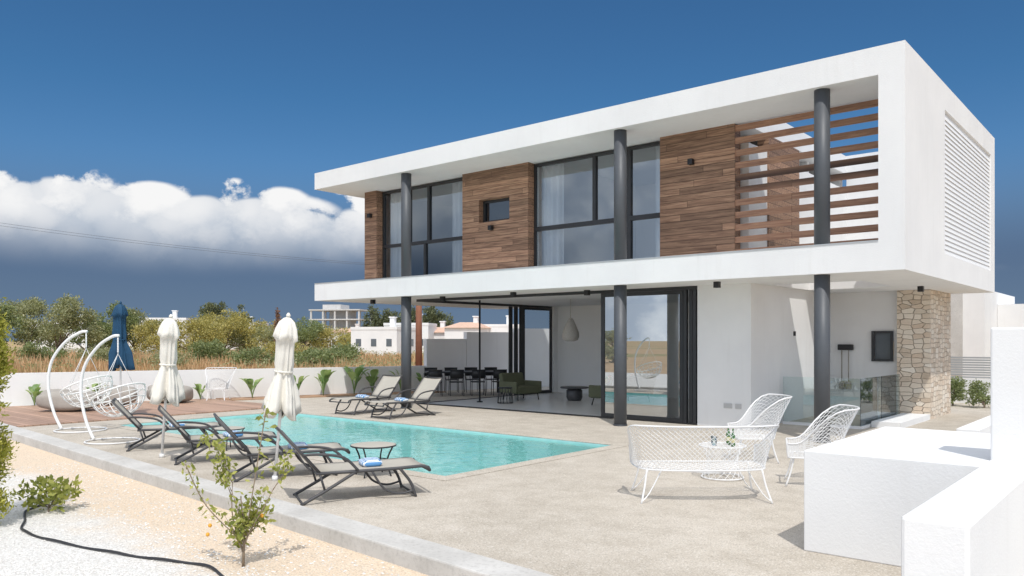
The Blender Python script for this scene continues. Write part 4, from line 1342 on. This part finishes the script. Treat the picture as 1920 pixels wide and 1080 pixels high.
# ------------------------------------------------------------------ village
def small_house(b_, d_, w_, dp, h, rz, roof, label, z=-.14):
    x, y = cw(b_, d_)
    root = thing('village_house', label, 'house', (0, 0, 0), 'white village houses')
    mk('wall', MB().box(-w_ / 2, w_ / 2, -dp / 2, dp / 2, 0, h), STUCCO, root)
    mb = MB()
    if roof == 'tile':
        o_ = .3; hh = .8
        mb.add([(-w_ / 2 - o_, -dp / 2 - o_, h), (w_ / 2 + o_, -dp / 2 - o_, h), (w_ / 2 + o_, dp / 2 + o_, h), (-w_ / 2 - o_, dp / 2 + o_, h), (-w_ / 4, 0, h + hh), (w_ / 4, 0, h + hh)],
               [(0, 1, 5, 4), (1, 2, 5), (2, 3, 4, 5), (3, 0, 4), (0, 3, 2, 1)])
        mk('roof', mb, TILEM, root)
    else:
        mb.box(-w_ / 2 - .05, w_ / 2 + .05, -dp / 2 - .05, dp / 2 + .05, h + .002, h + .35)
        mk('roof', mb, STUCCO, root)
    mk('chimney', MB().box(w_ * .15, w_ * .15 + .6, -.3, .3, h, h + 1.5).box(w_ * .15 - .1, w_ * .15 + .7, -.4, .4, h + 1.5, h + 1.65), STUCCO, root)
    for i in range(3):
        xx = -w_ / 2 + w_ * (i + .5) / 3
        mk('window', MB().box(xx - .35, xx + .35, -dp / 2 - .03, -dp / 2 + .05, 1.2, 2.1), DGLASS, root)
    mk('door', MB().box(w_ / 2 - .05, w_ / 2 + .03, -.5, .5, .05, 2.1), RUST, root)
    mk('window', MB().box(w_ / 2 - .05, w_ / 2 + .03, dp * .25, dp * .25 + .7, 1.2, 2.1), DGLASS, root)
    place(root, (x, y, z), rz)
small_house(-.162, 98, 6, 6, 3.2, R(25), 'flat', 'white flat roofed village house beyond the field')
small_house(-.128, 108, 6, 6, 3.9, R(35), 'flat', 'white village house with chimney beyond the field')
small_house(-.098, 112, 6, 6, 3.0, R(30), 'tile', 'white village house with terracotta tiled roof')
small_house(-.055, 108, 5, 6, 3.6, R(28), 'tile', 'white village house with terracotta tiled roof')
small_house(-.015, 112, 6, 6, 3.8, R(40), 'flat', 'white village house with chimney beyond the field')
small_house(-.56, 130, 9, 7, 4.6, R(45), 'flat', 'white flat roofed house half hidden by trees')
small_house(-.44, 130, 9, 7, 5.2, R(45), 'flat', 'white flat roofed house half hidden by trees')
small_house(-.34, 170, 9, 7, 5.4, R(45), 'flat', 'white flat roofed house half hidden by trees')
small_house(-.205, 150, 7, 7, 3.4, R(40), 'tile', 'white village house with terracotta tiled roof')

x, y = cw(-.216, 210)
ub = thing('unfinished_building', 'open concrete frame apartment block under construction', 'building', (0, 0, 0))
GC = m_concrete('raw_concrete', (.52, .51, .50), (.66, .65, .64))
mb = MB()
for i in range(4): mb.box(-7, 7, -5, 5, i * 2.5 + 2.2, i * 2.5 + 2.5)
mb.box(-4, 1, -3, 3, 10, 11.3)
mk('floor_slab', mb, GC, ub)
for i in range(5):
    for j in (-4.6, 4.6): mk('column', MB().box(-6.7 + i * 3.3, -6.3 + i * 3.3, j - .2, j + .2, 0, 9.95), GC, ub)
mk('wall', MB().box(-3, 3, -1, 3, 0, 9.9), GC, ub)
place(ub, (x, y, -.14), R(30))

nb = thing('neighbour_house', 'modern white neighbouring house beyond the grey fence', 'house', (-3, 42, 0))
mk('wall', MB().box(-9, -6.2, 38, 46, 0, 3.95).box(-6.19, 6, 41, 48, 0, 3.4), STUCCO, nb)
mk('cladding', MB().box(-8.2, -7.0, 37.9, 37.99, .3, 3.9), CONC, nb)
mk('window', MB().box(-5, -3.6, 40.93, 40.99, 1.0, 2.3), DGLASS, nb)

pp = cw(-.118, 34)
up_ = thing('utility_pole', 'weathered reddish timber utility pole with two wires', 'utility pole', (pp[0], pp[1], -.14))
mb = MB(); mb.tube([(pp[0], pp[1], -.2), (pp[0], pp[1], 5.2)], [.16, .12], 12); mk('pole', mb, RUST, up_)
for k, (dz, b_, d_, z_) in enumerate(((4.95, -.80, 32, 7.3), (4.90, -.80, 31, 7.0))):
    q = cw(b_, d_); A_ = Vector((pp[0], pp[1], dz)); B_ = Vector((q[0], q[1], z_))
    pts = [A_.lerp(B_, t / 24) + Vector((0, 0, -.9 * (t / 24) * (1 - t / 24) * 1.2)) for t in range(25)]
    mb = MB(); mb.tube(pts, .006, 5); mk('wire', mb, WIREM, up_)

for i in range(6):
    make_tree('tree', (-44 + i * 6.5, -30 + random.uniform(-3, 3), -.14), random.uniform(2.4, 3.6), 2.6, 1800, .25, LF_OLIVE, 'bushy green tree across the garden', 'tree', .15, 14, .12)
